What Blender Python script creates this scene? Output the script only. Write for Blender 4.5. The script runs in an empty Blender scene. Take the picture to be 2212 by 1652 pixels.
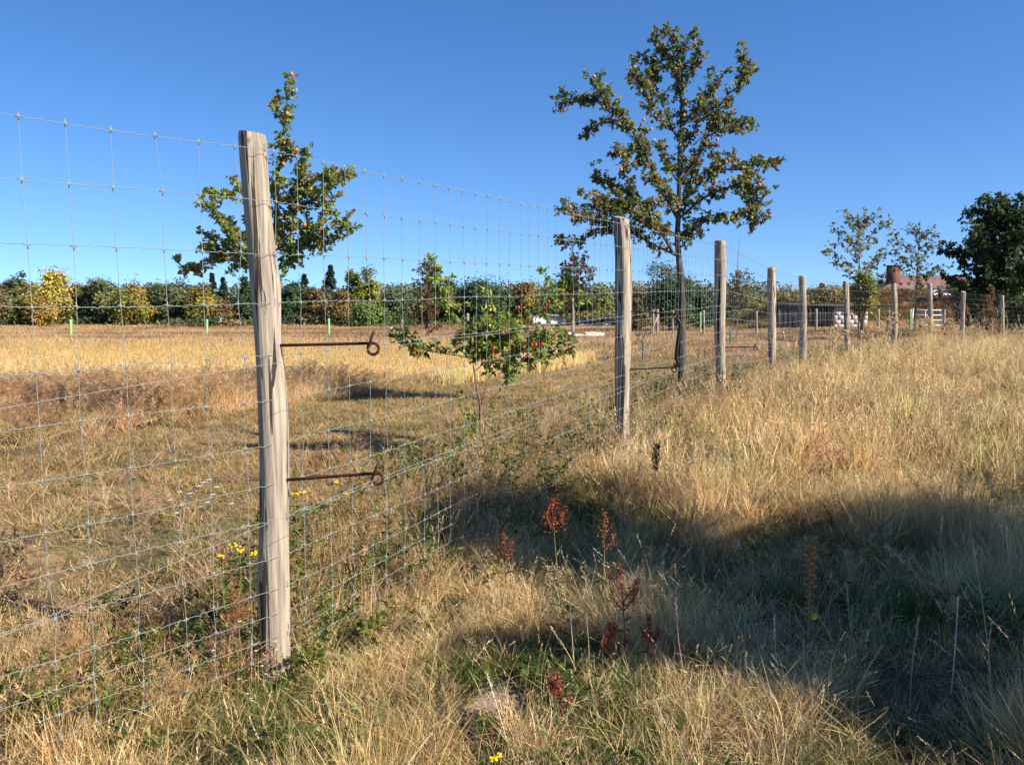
import bpy, math, random
import numpy as np
from mathutils import Vector, Matrix
random.seed(7); rng = np.random.default_rng(11)
sc = bpy.context.scene
R = math.radians
# ------------------------------------------------------------------ camera
F = 1805.0; W = 2212.0; H = 1652.0; PITCH = math.atan(210 / F); CZ = 1.5
cam = bpy.data.cameras.new("camera"); camo = bpy.data.objects.new("camera", cam)
sc.collection.objects.link(camo); sc.camera = camo
cam.sensor_width = 36; cam.lens = 36 * F / W; cam.clip_start = 0.05; cam.clip_end = 3000
camo.location = (0, 0, CZ); camo.rotation_euler = (math.pi / 2 - PITCH, 0, 0)
# ------------------------------------------------------------------ light
SUN_AZ = (0.876, -0.482); SUN_EL = R(33)
_n = math.hypot(*SUN_AZ); SX, SY = SUN_AZ[0] / _n, SUN_AZ[1] / _n
sund = Vector((SX * math.cos(SUN_EL), SY * math.cos(SUN_EL), math.sin(SUN_EL)))
sl = bpy.data.lights.new("sun", 'SUN'); sl.energy = 5.0; sl.angle = R(0.53); sl.color = (1, .93, .82)
so = bpy.data.objects.new("sun", sl); sc.collection.objects.link(so)
so.rotation_euler = sund.to_track_quat('Z', 'Y').to_euler(); so.location = (8, -4, 12)
wd = bpy.data.worlds.new("World"); sc.world = wd; wd.use_nodes = True
nt = wd.node_tree; nd = nt.nodes; lk = nt.links
bg = nd['Background']; sky = nd.new('ShaderNodeTexSky'); sky.sky_type = 'NISHITA'; sky.sun_disc = False
sky.sun_elevation = SUN_EL; sky.sun_rotation = math.atan2(SX, SY)
sky.air_density = 1.0; sky.dust_density = 0.1; sky.ozone_density = 2.5; sky.altitude = 50
tc = nd.new('ShaderNodeTexCoord'); sep = nd.new('ShaderNodeSeparateXYZ'); cmb = nd.new('ShaderNodeCombineXYZ')
mx = nd.new('ShaderNodeMath'); mx.operation = 'MULTIPLY_ADD'; mx.inputs[1].default_value = 1.2; mx.inputs[2].default_value = .15
mz = nd.new('ShaderNodeMath'); mz.operation = 'MAXIMUM'; mz.inputs[1].default_value = .0
lk.new(tc.outputs['Generated'], sep.inputs[0]); lk.new(sep.outputs[2], mz.inputs[0]); lk.new(mz.outputs[0], mx.inputs[0])
lk.new(sep.outputs[0], cmb.inputs[0]); lk.new(sep.outputs[1], cmb.inputs[1]); lk.new(mx.outputs[0], cmb.inputs[2])
lk.new(cmb.outputs[0], sky.inputs[0])
hsv = nd.new('ShaderNodeHueSaturation'); hsv.inputs['Saturation'].default_value = 1.27; hsv.inputs['Hue'].default_value = .508
lk.new(sky.outputs[0], hsv.inputs['Color']); lk.new(hsv.outputs[0], bg.inputs[0])
bg.inputs[1].default_value = 0.112
sc.view_settings.view_transform = 'Standard'; sc.view_settings.look = 'None'
sc.view_settings.exposure = 0.92; sc.view_settings.gamma = 1
sc.render.engine = 'CYCLES'
sc.cycles.max_bounces = 5; sc.cycles.diffuse_bounces = 3; sc.cycles.transmission_bounces = 3
sc.cycles.transparent_max_bounces = 8

# ------------------------------------------------------------------ helpers
_c, _s = math.cos(PITCH), math.sin(PITCH)
def at(px, py, Y):
    a = (px - W / 2) / F; b = -(py - H / 2) / F
    t = Y / (_c + b * _s)
    return Vector((a * t, Y, CZ + (-_s + b * _c) * t))
def px_per_m(Y): return F / Y

def vnoise(x, y, seed=0):
    xi = np.floor(x).astype(np.int64); yi = np.floor(y).astype(np.int64)
    xf = x - xi; yf = y - yi; u = xf * xf * (3 - 2 * xf); v = yf * yf * (3 - 2 * yf)
    def h(a, b):
        n = (a * 374761393 + b * 668265263 + seed * 144665) & 0x7fffffff
        n = ((n ^ (n >> 13)) * 1274126177) & 0x7fffffff
        return ((n ^ (n >> 16)) & 0xffff) / 65535.0
    return (h(xi, yi) * (1 - u) + h(xi + 1, yi) * u) * (1 - v) + (h(xi, yi + 1) * (1 - u) + h(xi + 1, yi + 1) * u) * v
def fbm(x, y, s=1.0, seed=0, o=3):
    x = np.asarray(x, float) / s + 91.3; y = np.asarray(y, float) / s + 47.7; t = 0; a = .5; n = 0
    for k in range(o):
        t = t + a * vnoise(x, y, seed + k); n += a; a *= .5; x = x * 2.03; y = y * 2.03
    return t / n
# fence line (posts)
POSTS = [  # top px, centre-line samples (px, py), Y, widths px
    dict(Y=3.27, c=[(543, 288), (553, 430), (569, 600), (580, 745), (589, 880), (593, 1000), (592, 1200), (596, 1450)], w=[57, 56, 57, 58, 63, 61, 62, 62]),
    dict(Y=7.33, c=[(1342, 470), (1347, 560), (1347, 640), (1347, 700), (1345, 800), (1343, 990)], w=[31, 33, 35, 34, 33, 30]),
    dict(Y=11.2, c=[(1555, 521), (1556, 600), (1555, 700), (1557, 800), (1558, 870)], w=[23, 24, 23, 22, 21]),
    dict(Y=15.2, c=[(1666, 577), (1667, 660), (1668, 740), (1666, 815)], w=[15, 16, 16, 14]),
    dict(Y=19.1, c=[(1733, 596), (1735, 680), (1734, 790)], w=[15, 15, 14]),
    dict(Y=22.7, c=[(1827, 608), (1829, 680), (1831, 770)], w=[12, 12, 12]),
    dict(Y=26.0, c=[(1930, 612), (1933, 690), (1930, 760)], w=[11, 11, 11]),
    dict(Y=29.3, c=[(2008, 612), (2010, 680), (2010, 755)], w=[9, 10, 10]),
    dict(Y=32.5, c=[(2081, 630), (2079, 690), (2078, 760)], w=[9, 9, 9]),
    dict(Y=35.3, c=[(2164, 638), (2165, 690), (2165, 765)], w=[8, 9, 9])]
FL = [(-3.75, 0.05)] + [tuple(at(p['c'][0][0] * .5 + p['c'][-1][0] * .5, 616, p['Y'])[:2]) for p in POSTS]
FL.append((23.4, 37.6)); FL.append((26.6, 40.0))
def fence_off(x, y):   # signed distance to fence, + = field side (left)
    x = np.asarray(x, float); y = np.asarray(y, float); best = np.full(x.shape, 1e9); sg = np.ones(x.shape)
    pts = [(-6, -2.5)] + FL + [(60, 60)]
    for (ax, ay), (bx, by) in zip(pts[:-1], pts[1:]):
        dx, dy = bx - ax, by - ay; L2 = dx * dx + dy * dy
        t = np.clip(((x - ax) * dx + (y - ay) * dy) / L2, 0, 1)
        qx, qy = x - ax - t * dx, y - ay - t * dy; d = np.hypot(qx, qy)
        c = dx * qy - dy * qx
        m = d < best; best = np.where(m, d, best); sg = np.where(m, np.sign(c), sg)
    return best * sg
_GY = [-60, 11, 15, 22, 30, 40, 60, 80, 120, 200, 900]; _GZ = [-.1, -.1, -.3, -.55, -.8, -1.3, -2.3, -3.1, -4.2, -9.0, -60]
def smooth_g(y):
    t = 0
    for d in (-3, -1.5, 0, 1.5, 3): t = t + np.interp(np.asarray(y, float) + d, _GY, _GZ)
    return t / 5
def ground_z(x, y):
    x = np.asarray(x, float); y = np.asarray(y, float)
    z = smooth_g(y) + (fbm(x, y, 2.2, 5) - .5) * .16 * np.clip(1.2 - y / 60, .3, 1)
    z = z + np.clip((x - 14) / 25, 0, 1) * np.clip((y - 30) / 30, 0, 1) * .35
    e = np.exp(-((y - 96) / 9.0) ** 2) * np.clip((x - 25) / 8, 0, 1) * np.clip((78 - x) / 12, 0, 1)   # grassy bank on the right
    z = z + e * (3.55 + .5 * fbm(x, y, 7, 9))
    return z
def gz(x, y): return float(ground_z(np.array([x]), np.array([y]))[0])

# ---- materials
def mat(name, base=(.5, .5, .5), rough=.8, vcol=False, tint=False, trans=0., metal=0., noise=None, bump=0., stretch=None, extra=None):
    m = bpy.data.materials.new(name); m.use_nodes = True; t = m.node_tree; n = t.nodes; l = t.links
    p = n['Principled BSDF']; p.inputs['Roughness'].default_value = rough; p.inputs['Metallic'].default_value = metal
    p.inputs['Specular IOR Level'].default_value = .25 if metal == 0 else .5
    col = None
    if vcol:
        a = n.new('ShaderNodeAttribute'); a.attribute_name = 'col'; col = a.outputs['Color']
    if tint:
        b = n.new('ShaderNodeAttribute'); b.attribute_type = 'INSTANCER'; b.attribute_name = 'tint'
        x = n.new('ShaderNodeMix'); x.data_type = 'RGBA'; x.blend_type = 'MULTIPLY'; x.inputs[0].default_value = 1
        l.new(col, x.inputs[6]); l.new(b.outputs['Color'], x.inputs[7]); col = x.outputs[2]
    if noise:
        c2, scale, lo, hi = noise
        tcn = n.new('ShaderNodeTexCoord'); mp = n.new('ShaderNodeMapping'); l.new(tcn.outputs['Object'], mp.inputs[0])
        if stretch: mp.inputs['Scale'].default_value = stretch
        nz = n.new('ShaderNodeTexNoise'); nz.inputs['Scale'].default_value = scale; nz.inputs['Detail'].default_value = 8; nz.inputs['Roughness'].default_value = .65
        l.new(mp.outputs[0], nz.inputs['Vector'])
        mr = n.new('ShaderNodeMapRange'); mr.inputs[1].default_value = lo; mr.inputs[2].default_value = hi; l.new(nz.outputs[0], mr.inputs[0])
        x = n.new('ShaderNodeMix'); x.data_type = 'RGBA'; l.new(mr.outputs[0], x.inputs[0])
        if col: l.new(col, x.inputs[6])
        else: x.inputs[6].default_value = (*base, 1)
        x.inputs[7].default_value = (*c2, 1)
        if col:
            x.blend_type = 'MULTIPLY'
        col = x.outputs[2]
        if bump:
            bp = n.new('ShaderNodeBump'); bp.inputs['Strength'].default_value = bump; bp.inputs['Distance'].default_value = .02
            l.new(nz.outputs[0], bp.inputs['Height']); l.new(bp.outputs[0], p.inputs['Normal'])
    if col: l.new(col, p.inputs['Base Color'])
    else: p.inputs['Base Color'].default_value = (*base, 1)
    if trans:
        tr = n.new('ShaderNodeBsdfTranslucent'); ms = n.new('ShaderNodeMixShader'); ms.inputs[0].default_value = trans
        if col: l.new(col, tr.inputs[0])
        else: tr.inputs[0].default_value = (*base, 1)
        l.new(p.outputs[0], ms.inputs[1]); l.new(tr.outputs[0], ms.inputs[2]); l.new(ms.outputs[0], n['Material Output'].inputs[0])
    return m
M = {}
M['blade'] = mat('grass_blade', vcol=True, tint=True, trans=.38, rough=.6)
M['leaf'] = mat('leaf', vcol=True, trans=.45, rough=.5)
M['leaf_far'] = mat('leaf_far', vcol=True, trans=.25, rough=.7)
M['paint'] = mat('painted', vcol=True, rough=.75)
M['bark'] = mat('bark', (.10, .08, .06), .9, noise=((.22, .19, .15), 18, .35, .65), bump=.6, stretch=(1, 1, .3))
M['darkbark'] = mat('dark_bark', (.045, .035, .028), .9, noise=((.13, .11, .085), 20, .4, .7), bump=.6, stretch=(1, 1, .3))
M['redbark'] = mat('red_bark', (.13, .06, .045), .85, noise=((.25, .15, .11), 25, .4, .7), bump=.4, stretch=(1, 1, .3))
M['rust'] = mat('rusty_iron', (.10, .032, .018), .75, noise=((.035, .015, .012), 60, .4, .65), bump=.3)
M['galv'] = mat('galvanised_wire', (.23, .255, .24), .6, metal=.0)
M['strand'] = mat('strand_wire', (.26, .26, .24), .6)
M['black'] = mat('black_plastic', (.012, .012, .012), .5)
M['teal'] = mat('teal_guard', (.02, .16, .17), .6)
M['tube'] = mat('green_tube', (.22, .48, .13), .5, noise=((.32, .58, .24), 3, .3, .7))
M['white'] = mat('white_paint', (.78, .78, .76), .5)
M['apple'] = mat('red_apple', (.34, .02, .025), .3, noise=((.6, .12, .05), 30, .4, .8))
M['pear'] = mat('ripe_pear', (.48, .24, .05), .4, noise=((.55, .10, .04), 18, .4, .8))

# wood of the posts: pale grey-tan, cracks and streaks along the grain
def post_mat():
    m = bpy.data.materials.new('weathered_wood'); m.use_nodes = True; t = m.node_tree; n = t.nodes; l = t.links
    p = n['Principled BSDF']; p.inputs['Roughness'].default_value = .85; p.inputs['Specular IOR Level'].default_value = .15
    tcn = n.new('ShaderNodeTexCoord')
    def nz(sc_, st, det=8, dist=0.0):
        mp = n.new('ShaderNodeMapping'); l.new(tcn.outputs['Object'], mp.inputs[0]); mp.inputs['Scale'].default_value = st
        z = n.new('ShaderNodeTexNoise'); z.inputs['Scale'].default_value = sc_; z.inputs['Detail'].default_value = det
        z.inputs['Distortion'].default_value = dist; l.new(mp.outputs[0], z.inputs['Vector']); return z.outputs[0]
    def ramp(s, a, b, ca, cb):
        r = n.new('ShaderNodeMix'); r.data_type = 'RGBA'; q = n.new('ShaderNodeMapRange'); q.inputs[1].default_value = a; q.inputs[2].default_value = b
        l.new(s, q.inputs[0]); l.new(q.outputs[0], r.inputs[0])
        for i, cc in ((6, ca), (7, cb)):
            if isinstance(cc, tuple): r.inputs[i].default_value = (*cc, 1)
            else: l.new(cc, r.inputs[i])
        return r.outputs[2], q.outputs[0]
    big, _ = ramp(nz(3.0, (1, 1, .5)), .35, .65, (.42, .34, .25), (.58, .46, .32))
    grain, _ = ramp(nz(80, (1, 1, .045)), .35, .7, (.22, .18, .14), big)
    crack_n = nz(30, (1, 1, .05), 6, .9)
    crack, cm = ramp(crack_n, .40, .418, (.05, .038, .03), grain)
    knot_n = nz(9, (1, 1, .8), 3)
    kn, km = ramp(knot_n, .70, .76, crack, (.12, .085, .06))
    l.new(kn, p.inputs['Base Color'])
    b1 = n.new('ShaderNodeBump'); b1.inputs['Strength'].default_value = .9; b1.inputs['Distance'].default_value = .008; l.new(cm, b1.inputs['Height'])
    b2 = n.new('ShaderNodeBump'); b2.inputs['Strength'].default_value = 1.0; b2.inputs['Distance'].default_value = .004
    l.new(nz(80, (1, 1, .045)), b2.inputs['Height']); l.new(b1.outputs[0], b2.inputs['Normal']); l.new(b2.outputs[0], p.inputs['Normal'])
    return m
M['post'] = post_mat()

# ---- mesh building
class MB:
    def __init__(s): s.v = []; s.f = []; s.c = []; s.n = 0
    def add(s, V, Fc, C=None):
        V = np.asarray(V, float).reshape(-1, 3); Fc = np.asarray(Fc, np.int64)
        s.v.append(V); s.f.append(Fc + s.n); s.n += len(V)
        C = np.ones((len(V), 3)) * .5 if C is None else np.asarray(C, float)
        if C.ndim == 1: C = np.repeat(C[None, :], len(V), 0)
        s.c.append(C)
    def tube(s, pts, rad, sides=6, C=None, cap=True):
        pts = np.array([tuple(p) for p in pts], float); k = len(pts)
        rad = np.broadcast_to(np.asarray(rad, float), (k,))
        T = np.gradient(pts, axis=0); T /= np.linalg.norm(T, axis=1)[:, None] + 1e-9
        up = np.array([0, 0, 1.]) if abs(T[0][2]) < .9 else np.array([1., 0, 0])
        A = np.cross(T[0], up); A /= np.linalg.norm(A); V = []
        an = np.arange(sides) * 2 * math.pi / sides
        for i in range(k):
            A = A - T[i] * np.dot(A, T[i]); A /= np.linalg.norm(A) + 1e-9; B = np.cross(T[i], A)
            V.append(pts[i] + rad[i] * (np.cos(an)[:, None] * A + np.sin(an)[:, None] * B))
        V = np.concatenate(V); q = []
        for i in range(k - 1):
            for j in range(sides):
                a = i * sides + j; b = i * sides + (j + 1) % sides; q.append((a, b, b + sides, a + sides))
        s.add(V, q, C)
        if cap:
            o = s.n - len(V)
            for e, i0 in ((0, 0), (1, (k - 1) * sides)):
                ring = list(range(i0, i0 + sides)); ring = ring[::-1] if e == 0 else ring
                cpt = pts[0 if e == 0 else -1]
                s.add([cpt], np.zeros((0, 3), np.int64), None if C is None else C)
                ci = s.n - 1
                s.f.append(np.array([(o + ring[j], o + ring[(j + 1) % sides], ci) for j in range(sides)]))
    def box(s, c, d, C=None, rz=0.0, taper=1.0):
        x, y, z = [q / 2 for q in d]; V = []
        for sz in (-1, 1):
            k = taper if sz > 0 else 1
            for sx, sy in ((-1, -1), (1, -1), (1, 1), (-1, 1)): V.append((sx * x * k, sy * y * k, sz * z))
        V = np.array(V); cr, sr = math.cos(rz), math.sin(rz)
        V = np.stack([V[:, 0] * cr - V[:, 1] * sr, V[:, 0] * sr + V[:, 1] * cr, V[:, 2]], 1) + np.array(tuple(c))
        s.add(V, [(0, 3, 2, 1), (4, 5, 6, 7), (0, 1, 5, 4), (1, 2, 6, 5), (2, 3, 7, 6), (3, 0, 4, 7)], C)
    def ball(s, c, r, C=None, seg=8, ring=6, sq=(1, 1, 1)):
        V = []; q = []
        for i in range(ring + 1):
            ph = math.pi * i / ring
            for j in range(seg):
                th = 2 * math.pi * j / seg
                V.append((c[0] + r * sq[0] * math.sin(ph) * math.cos(th), c[1] + r * sq[1] * math.sin(ph) * math.sin(th), c[2] + r * sq[2] * math.cos(ph)))
        for i in range(ring):
            for j in range(seg): q.append((i * seg + j, (i + 1) * seg + j, (i + 1) * seg + (j + 1) % seg, i * seg + (j + 1) % seg))
        s.add(V, q, C)
    def leaves(s, P, D, N, L, Wd, C, fold=.25):
        """P base points, D tip directions, N normals (n,3); diamond leaves with a fold"""
        n = len(P); L = np.broadcast_to(L, (n,))[:, None]; Wd = np.broadcast_to(Wd, (n,))[:, None]
        D = D / (np.linalg.norm(D, axis=1)[:, None] + 1e-9); S = np.cross(D, N); S /= np.linalg.norm(S, axis=1)[:, None] + 1e-9
        U = np.cross(S, D)
        V = np.stack([P, P + D * L * .45 + S * Wd * .5 + U * Wd * fold, P + D * L - U * L * .12, P + D * L * .45 - S * Wd * .5 + U * Wd * fold], 1).reshape(-1, 3)
        i = np.arange(n)[:, None] * 4
        Fc = np.concatenate([i + np.array([[0, 1, 2]]), i + np.array([[0, 2, 3]])])
        s.add(V, Fc, np.repeat(C, 4, 0))
    def build(s, name, m, parent=None, smooth=False, link=True):
        me = bpy.data.meshes.new(name)
        V = np.concatenate(s.v); C = np.concatenate(s.c); fs = [f for f in s.f if len(f)]
        me.vertices.add(len(V)); me.vertices.foreach_set('co', V.astype(np.float32).ravel())
        nl = sum(f.size for f in fs); npoly = sum(len(f) for f in fs)
        me.loops.add(nl); me.loops.foreach_set('vertex_index', np.concatenate([f.ravel() for f in fs]).astype(np.int32))
        me.polygons.add(npoly)
        tot = np.concatenate([np.full(len(f), f.shape[1]) for f in fs]); st = np.concatenate([[0], np.cumsum(tot)[:-1]])
        me.polygons.foreach_set('loop_start', st.astype(np.int32)); me.polygons.foreach_set('loop_total', tot.astype(np.int32))
        if smooth: me.polygons.foreach_set('use_smooth', np.ones(npoly, bool))
        a = me.color_attributes.new('col', 'FLOAT_COLOR', 'POINT')
        a.data.foreach_set('color', np.concatenate([C, np.ones((len(C), 1))], 1).astype(np.float32).ravel())
        me.update(); me.validate(); me.materials.append(m)
        o = bpy.data.objects.new(name, me)
        if link: sc.collection.objects.link(o)
        if parent:
            o.parent = parent; me.transform(Matrix.Translation(-world_of(parent)))
        return o
def world_of(o):
    t = Vector((0, 0, 0))
    while o: t += o.location; o = o.parent
    return t
def tag(o, label=None, cat=None, group=None, kind=None):
    if label: o['label'] = label
    if cat: o['category'] = cat
    if group: o['group'] = group
    if kind: o['kind'] = kind
    return o
def thing(name, loc, label, cat, group=None):
    o = bpy.data.objects.new(name, None); o.empty_display_size = .2; sc.collection.objects.link(o); o.location = loc
    return tag(o, label, cat, group)

def rvec(n):
    v = rng.normal(size=(n, 3)); return v / (np.linalg.norm(v, axis=1)[:, None] + 1e-9)
def vary(col, n, v=.15, h=.06):
    c = np.array(col)[None, :] * (1 + rng.normal(size=(n, 1)) * v) * (1 + rng.normal(size=(n, 3)) * h)
    return np.clip(c, .004, .9)

# ------------------------------------------------------------------ ground
def build_ground():
    ys = np.concatenate([np.arange(-14, 14, .16), np.arange(14, 40, .5), np.arange(40, 140, 1.6), np.arange(140, 300, 10), np.array([340, 420, 560, 800])])
    us = np.concatenate([-np.geomspace(14, 420, 46)[::-1], np.arange(-13.7, 14, .17), np.geomspace(14, 420, 60)])
    X, Y = np.meshgrid(us, ys); Z = ground_z(X, Y) + (fbm(X, Y, .35, 3) - .5) * .04 * (np.abs(X) < 14)
    V = np.stack([X, Y, Z], -1).reshape(-1, 3); ny, nx = X.shape
    i = (np.arange(ny - 1)[:, None] * nx + np.arange(nx - 1)[None, :]).ravel()
    q = np.stack([i, i + 1, i + nx + 1, i + nx], 1)
    o_ = fence_off(X, Y); nn = fbm(X, Y, 1.3, 21); n2 = fbm(X, Y, .4, 33)
    soil = np.array([.13, .09, .055]); track = np.array([.33, .225, .12]); heath = np.array([.20, .125, .075]); green = np.array([.07, .075, .025])
    C = np.ones(X.shape + (3,)) * soil
    C += (nn[..., None] - .5) * .08
    tr = np.clip((o_ - .8) / .5, 0, 1) * np.clip((5.3 - o_) / .6, 0, 1)
    C = C * (1 - tr[..., None]) + track * (.75 + .5 * n2[..., None]) * tr[..., None]
    gm = np.clip((fbm(X, Y, .9, 71) - .58) * 6, 0, 1) * .6 * tr; C = C * (1 - gm[..., None]) + green * gm[..., None]
    fa = np.clip((Y - 24) / 10, 0, 1); C = C * (1 - fa[..., None]) + heath * (.8 + .4 * nn[..., None]) * fa[..., None]
    b = MB(); b.add(V, q, C.reshape(-1, 3))
    g = b.build('ground', mat('soil', vcol=True, rough=.95, noise=((.45, .42, .36), 9, .35, .7), bump=.8), smooth=True)
    tag(g, kind='structure')
build_ground()

# ------------------------------------------------------------------ fence
def row_z(Ypost=3.27, x=568):
    ys = [330, 437, 548, 655, 766, 859, 954, 1041, 1114, 1193, 1263, 1314, 1360, 1400]
    return [at(x, y, Ypost).z for y in ys]
ROWS = row_z()
topz = [2.08] + [at(p['c'][0][0], p['c'][0][1], p['Y']).z for p in POSTS] + [.95, .85]
DROP = [t - topz[1] for t in topz]        # how far the fence has dropped at each post
fence = thing('wire_fence', (FL[1][0], FL[1][1], gz(*FL[1])), 'tall wire mesh fence on round wooden posts running from left foreground to right background', 'fence')
def smooth_path(pts, n):
    p = np.array(pts, float); k = len(p); t = np.linspace(0, k - 1, n); out = []
    for u in t:
        i = min(int(u), k - 2); f = u - i
        p0 = p[max(i - 1, 0)]; p1 = p[i]; p2 = p[i + 1]; p3 = p[min(i + 2, k - 1)]
        out.append(.5 * ((2 * p1) + (-p0 + p2) * f + (2 * p0 - 5 * p1 + 4 * p2 - p3) * f * f + (-p0 + 3 * p1 - 3 * p2 + p3) * f ** 3))
    return np.array(out)
def build_post(i, p, label):
    Y = p['Y']; cl = [at(x, y, Y) for x, y in p['c']]; wd_ = [w / F * Y / 2 * 1.0 for w in p['w']]
    pts = smooth_path(cl, 46); rad = smooth_path([(w, 0, 0) for w in wd_], 46)[:, 0]
    sides = 28; V = []; an = np.arange(sides) * 2 * math.pi / sides; tilt = random.uniform(-.06, .06)
    for k in range(46):
        zz = pts[k][2]
        nr = fbm(np.cos(an) * 1.6 + 7 * i, np.sin(an) * 1.6 + zz * .55, .8, 50 + i) - .5
        gr = fbm(an * 6, np.full(sides, zz * 1.2 + i), 1, 80 + i) - .5
        kn = np.exp(-((np.mod(an - zz * 2.1 + i * 1.3, 2 * math.pi) - 3) ** 2) * 3) * max(0, math.sin(zz * 5.3 + i * 2)) ** 6
        r = rad[k] * (1 + nr * .34 + gr * .14 + kn * .20)
        r = r * (1 + .16 * (float(fbm(zz * 1.6 + i * 5, i + .5, 1, 33)) - .5))
        if k == 0: r = r * .93
        zoff = (np.cos(an + i) * rad[k] * tilt * 6 if k < 2 else 0)
        V.append(np.stack([pts[k][0] + np.cos(an) * r, pts[k][1] + np.sin(an) * r, np.full(sides, zz) + zoff], 1))
    V = np.concatenate(V); q = []
    for k in range(45):
        for j in range(sides):
            a = k * sides + j; b_ = k * sides + (j + 1) % sides; q.append((a, a + sides, b_ + sides, b_))
    m = MB(); m.add(V, q); top = V[:sides]
    inner = (top - top.mean(0)) * .55 + top.mean(0) + np.array([0, 0, -.002]); cen = top.mean(0)
    o0 = m.n; m.add(np.concatenate([top, inner, [cen]]), [(j, (j + 1) % sides, sides + (j + 1) % sides, sides + j) for j in range(sides)])
    m.f.append(np.array([(o0 + sides + j, o0 + sides + (j + 1) % sides, o0 + 2 * sides) for j in range(sides)]))
    o = m.build('fence_post', M['post'], fence, smooth=True)
    if label: o['label'] = label
    # wire staples
    nrm = outward(i + 1)
    for k, rz_ in enumerate(ROWS):
        if (k + i) % 2: continue
        z = rz_ + DROP[i + 1]; kk = int(np.argmin(np.abs(pts[:, 2] - z))); c = pts[kk] + np.array([nrm[0], nrm[1], 0]) * rad[kk] * 1.04
        if i > 2: continue
        st = MB(); st.tube([c + (0, 0, .014), c + np.array([nrm[0] * .006, nrm[1] * .006, .008]), c + np.array([nrm[0] * .006, nrm[1] * .006, -.008]), c + (0, 0, -.014)], .0015, 4); st.build('staple', M['galv'], o)
    return o, pts, rad
def outward(k):   # unit vector pointing to our side of the fence at vertex k of FL
    a = FL[max(k - 1, 0)]; b = FL[min(k + 1, len(FL) - 1)]; dx, dy = b[0] - a[0], b[1] - a[1]; L = math.hypot(dx, dy)
    return (.951, -.309) if k == 1 else (dy / L, -dx / L)
plabels = ['nearest and largest fence post, split and grey, left of centre', 'second fence post with peeling knots', 'third fence post, straight and pale', 'fourth fence post', 'fifth fence post with a grooved top', None, None, None, None, None]
postobjs = []
for i, p in enumerate(POSTS): postobjs.append(build_post(i, p, plabels[i]))
def rod(i, px0, px1, label=None):
    o, pts, rad = postobjs[i]; Y = POSTS[i]['Y']; n = outward(i + 1); L = .45
    a = at(px0[0], px0[1], Y); z0 = a.z; z1 = at(px1[0], px1[1], Y + n[1] * L).z
    kk = int(np.argmin(np.abs(pts[:, 2] - z0))); c = pts[kk]
    d = Vector((n[0], n[1], 0)); base = Vector((c[0], c[1], z0)) + d * rad[kk] * .5
    r = .021; end = Vector((c[0], c[1], z1)) + d * (L + rad[kk] * .2)
    P = [base.lerp(end, t) for t in (0, .3, .6, .85, 1)]
    side = d.cross(Vector((0, 0, 1)))
    cc = end + Vector((0, 0, -r))
    for k in range(1, 13):
        th = math.pi / 2 - k * R(28); P.append(cc + d * (r * math.cos(th)) + Vector((0, 0, r * math.sin(th))) + side * (.0012 * k))
    last = P[-1]; P.append(last + Vector((0, 0, .022)) + d * .006 + side * .002); P.append(last + Vector((0, 0, .046)) + d * .018 + side * .002)
    m = MB(); m.tube(P, .0062 if i < 2 else .0075, 10)
    rb = m.build('pigtail_rod', M['rust'], o, smooth=True)
    return cc
e_top = rod(0, (600, 746), (806, 741)); e_low = rod(0, (615, 1036), (822, 1021))
e_top2 = rod(1, (1362, 672), (1465, 678)); e_low2 = rod(1, (1362, 798), (1465, 793))
e_top3 = rod(2, (1568, 667), (1637, 664)); e_low3 = rod(2, (1568, 750), (1637, 749))
e_low4 = rod(3, (1675, 733), (1727, 738)); e_low5 = rod(4, (1740, 716), (1781, 714)); e_low6 = rod(5, (1835, 715), (1862, 713))
# the mesh
def fence_curve(spacing=.15):
    pts = []; off = .062
    P = [(FL[k][0] + outward(k)[0] * off, FL[k][1] + outward(k)[1] * off, DROP[k]) for k in range(len(FL))]
    s = 0; out = []
    for k in range(len(P) - 1):
        a, b = np.array(P[k]), np.array(P[k + 1]); L = np.linalg.norm((b - a)[:2]); n = max(1, round(L / spacing))
        for j in range(n):
            t = (j + rng.normal() * .05) / n if j else 0
            q = a + (b - a) * t; out.append(q)
    out.append(np.array(P[-1])); return np.array(out)
FC = fence_curve()
# start just outside the frame on the left
for ri, rz_ in enumerate(ROWS):
    m = MB(); P = []
    for k in range(len(FC) - 1):
        a, b = FC[k], FC[k + 1]; sgz = .0045 * (1 if k % 2 else -1)
        zz = rz_ + (0.004 * math.sin(k * .7 + ri * 1.9))
        if k < 110:
            for t, dz in ((0, 0), (.36, 0), (.46, sgz), (.54, -sgz), (.64, 0)):
                q = a + (b - a) * t; P.append((q[0], q[1], q[2] + zz + dz))
        else: P.append((a[0], a[1], a[2] + zz))
    P.append((FC[-1][0], FC[-1][1], FC[-1][2] + rz_))
    m.tube(P, .0012, 4, cap=False)
    m.build('line_wire', M['galv'], fence)
def stay(m, q, near=True):
    zs = [r + q[2] for r in ROWS]; P = []
    jx = rng.normal(size=(len(zs), 2)) * .004
    lean = rng.normal() * .014
    for k, z in enumerate(zs):
        P.append((q[0] + jx[k, 0] + lean * k / 13, q[1] + jx[k, 1], z))
    m.tube(P, .0011, 4, cap=False)
    if near:
        for (x, y, z) in P:
            m.tube([(x, y, z + .011), (x + .001, y - .002, z), (x, y, z - .012)], .0024, 5)
            m.tube([(x - .008, y - .009, z + .001), (x, y - .003, z + .002), (x + .006, y + .007, z - .001)], .0021, 5)
far = MB(); order = [k for k in range(len(FC))]
vis = [k for k in order if FC[k][1] > 1.9]
for idx, k in enumerate(vis):
    if idx < 99:
        m = MB(); stay(m, FC[k]); m.build('stay_wire', M['galv'], fence)
    else: stay(far, FC[k], near=idx < 190)
tag(far.build('stay_wire', M['galv'], fence), kind='stuff')
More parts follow.
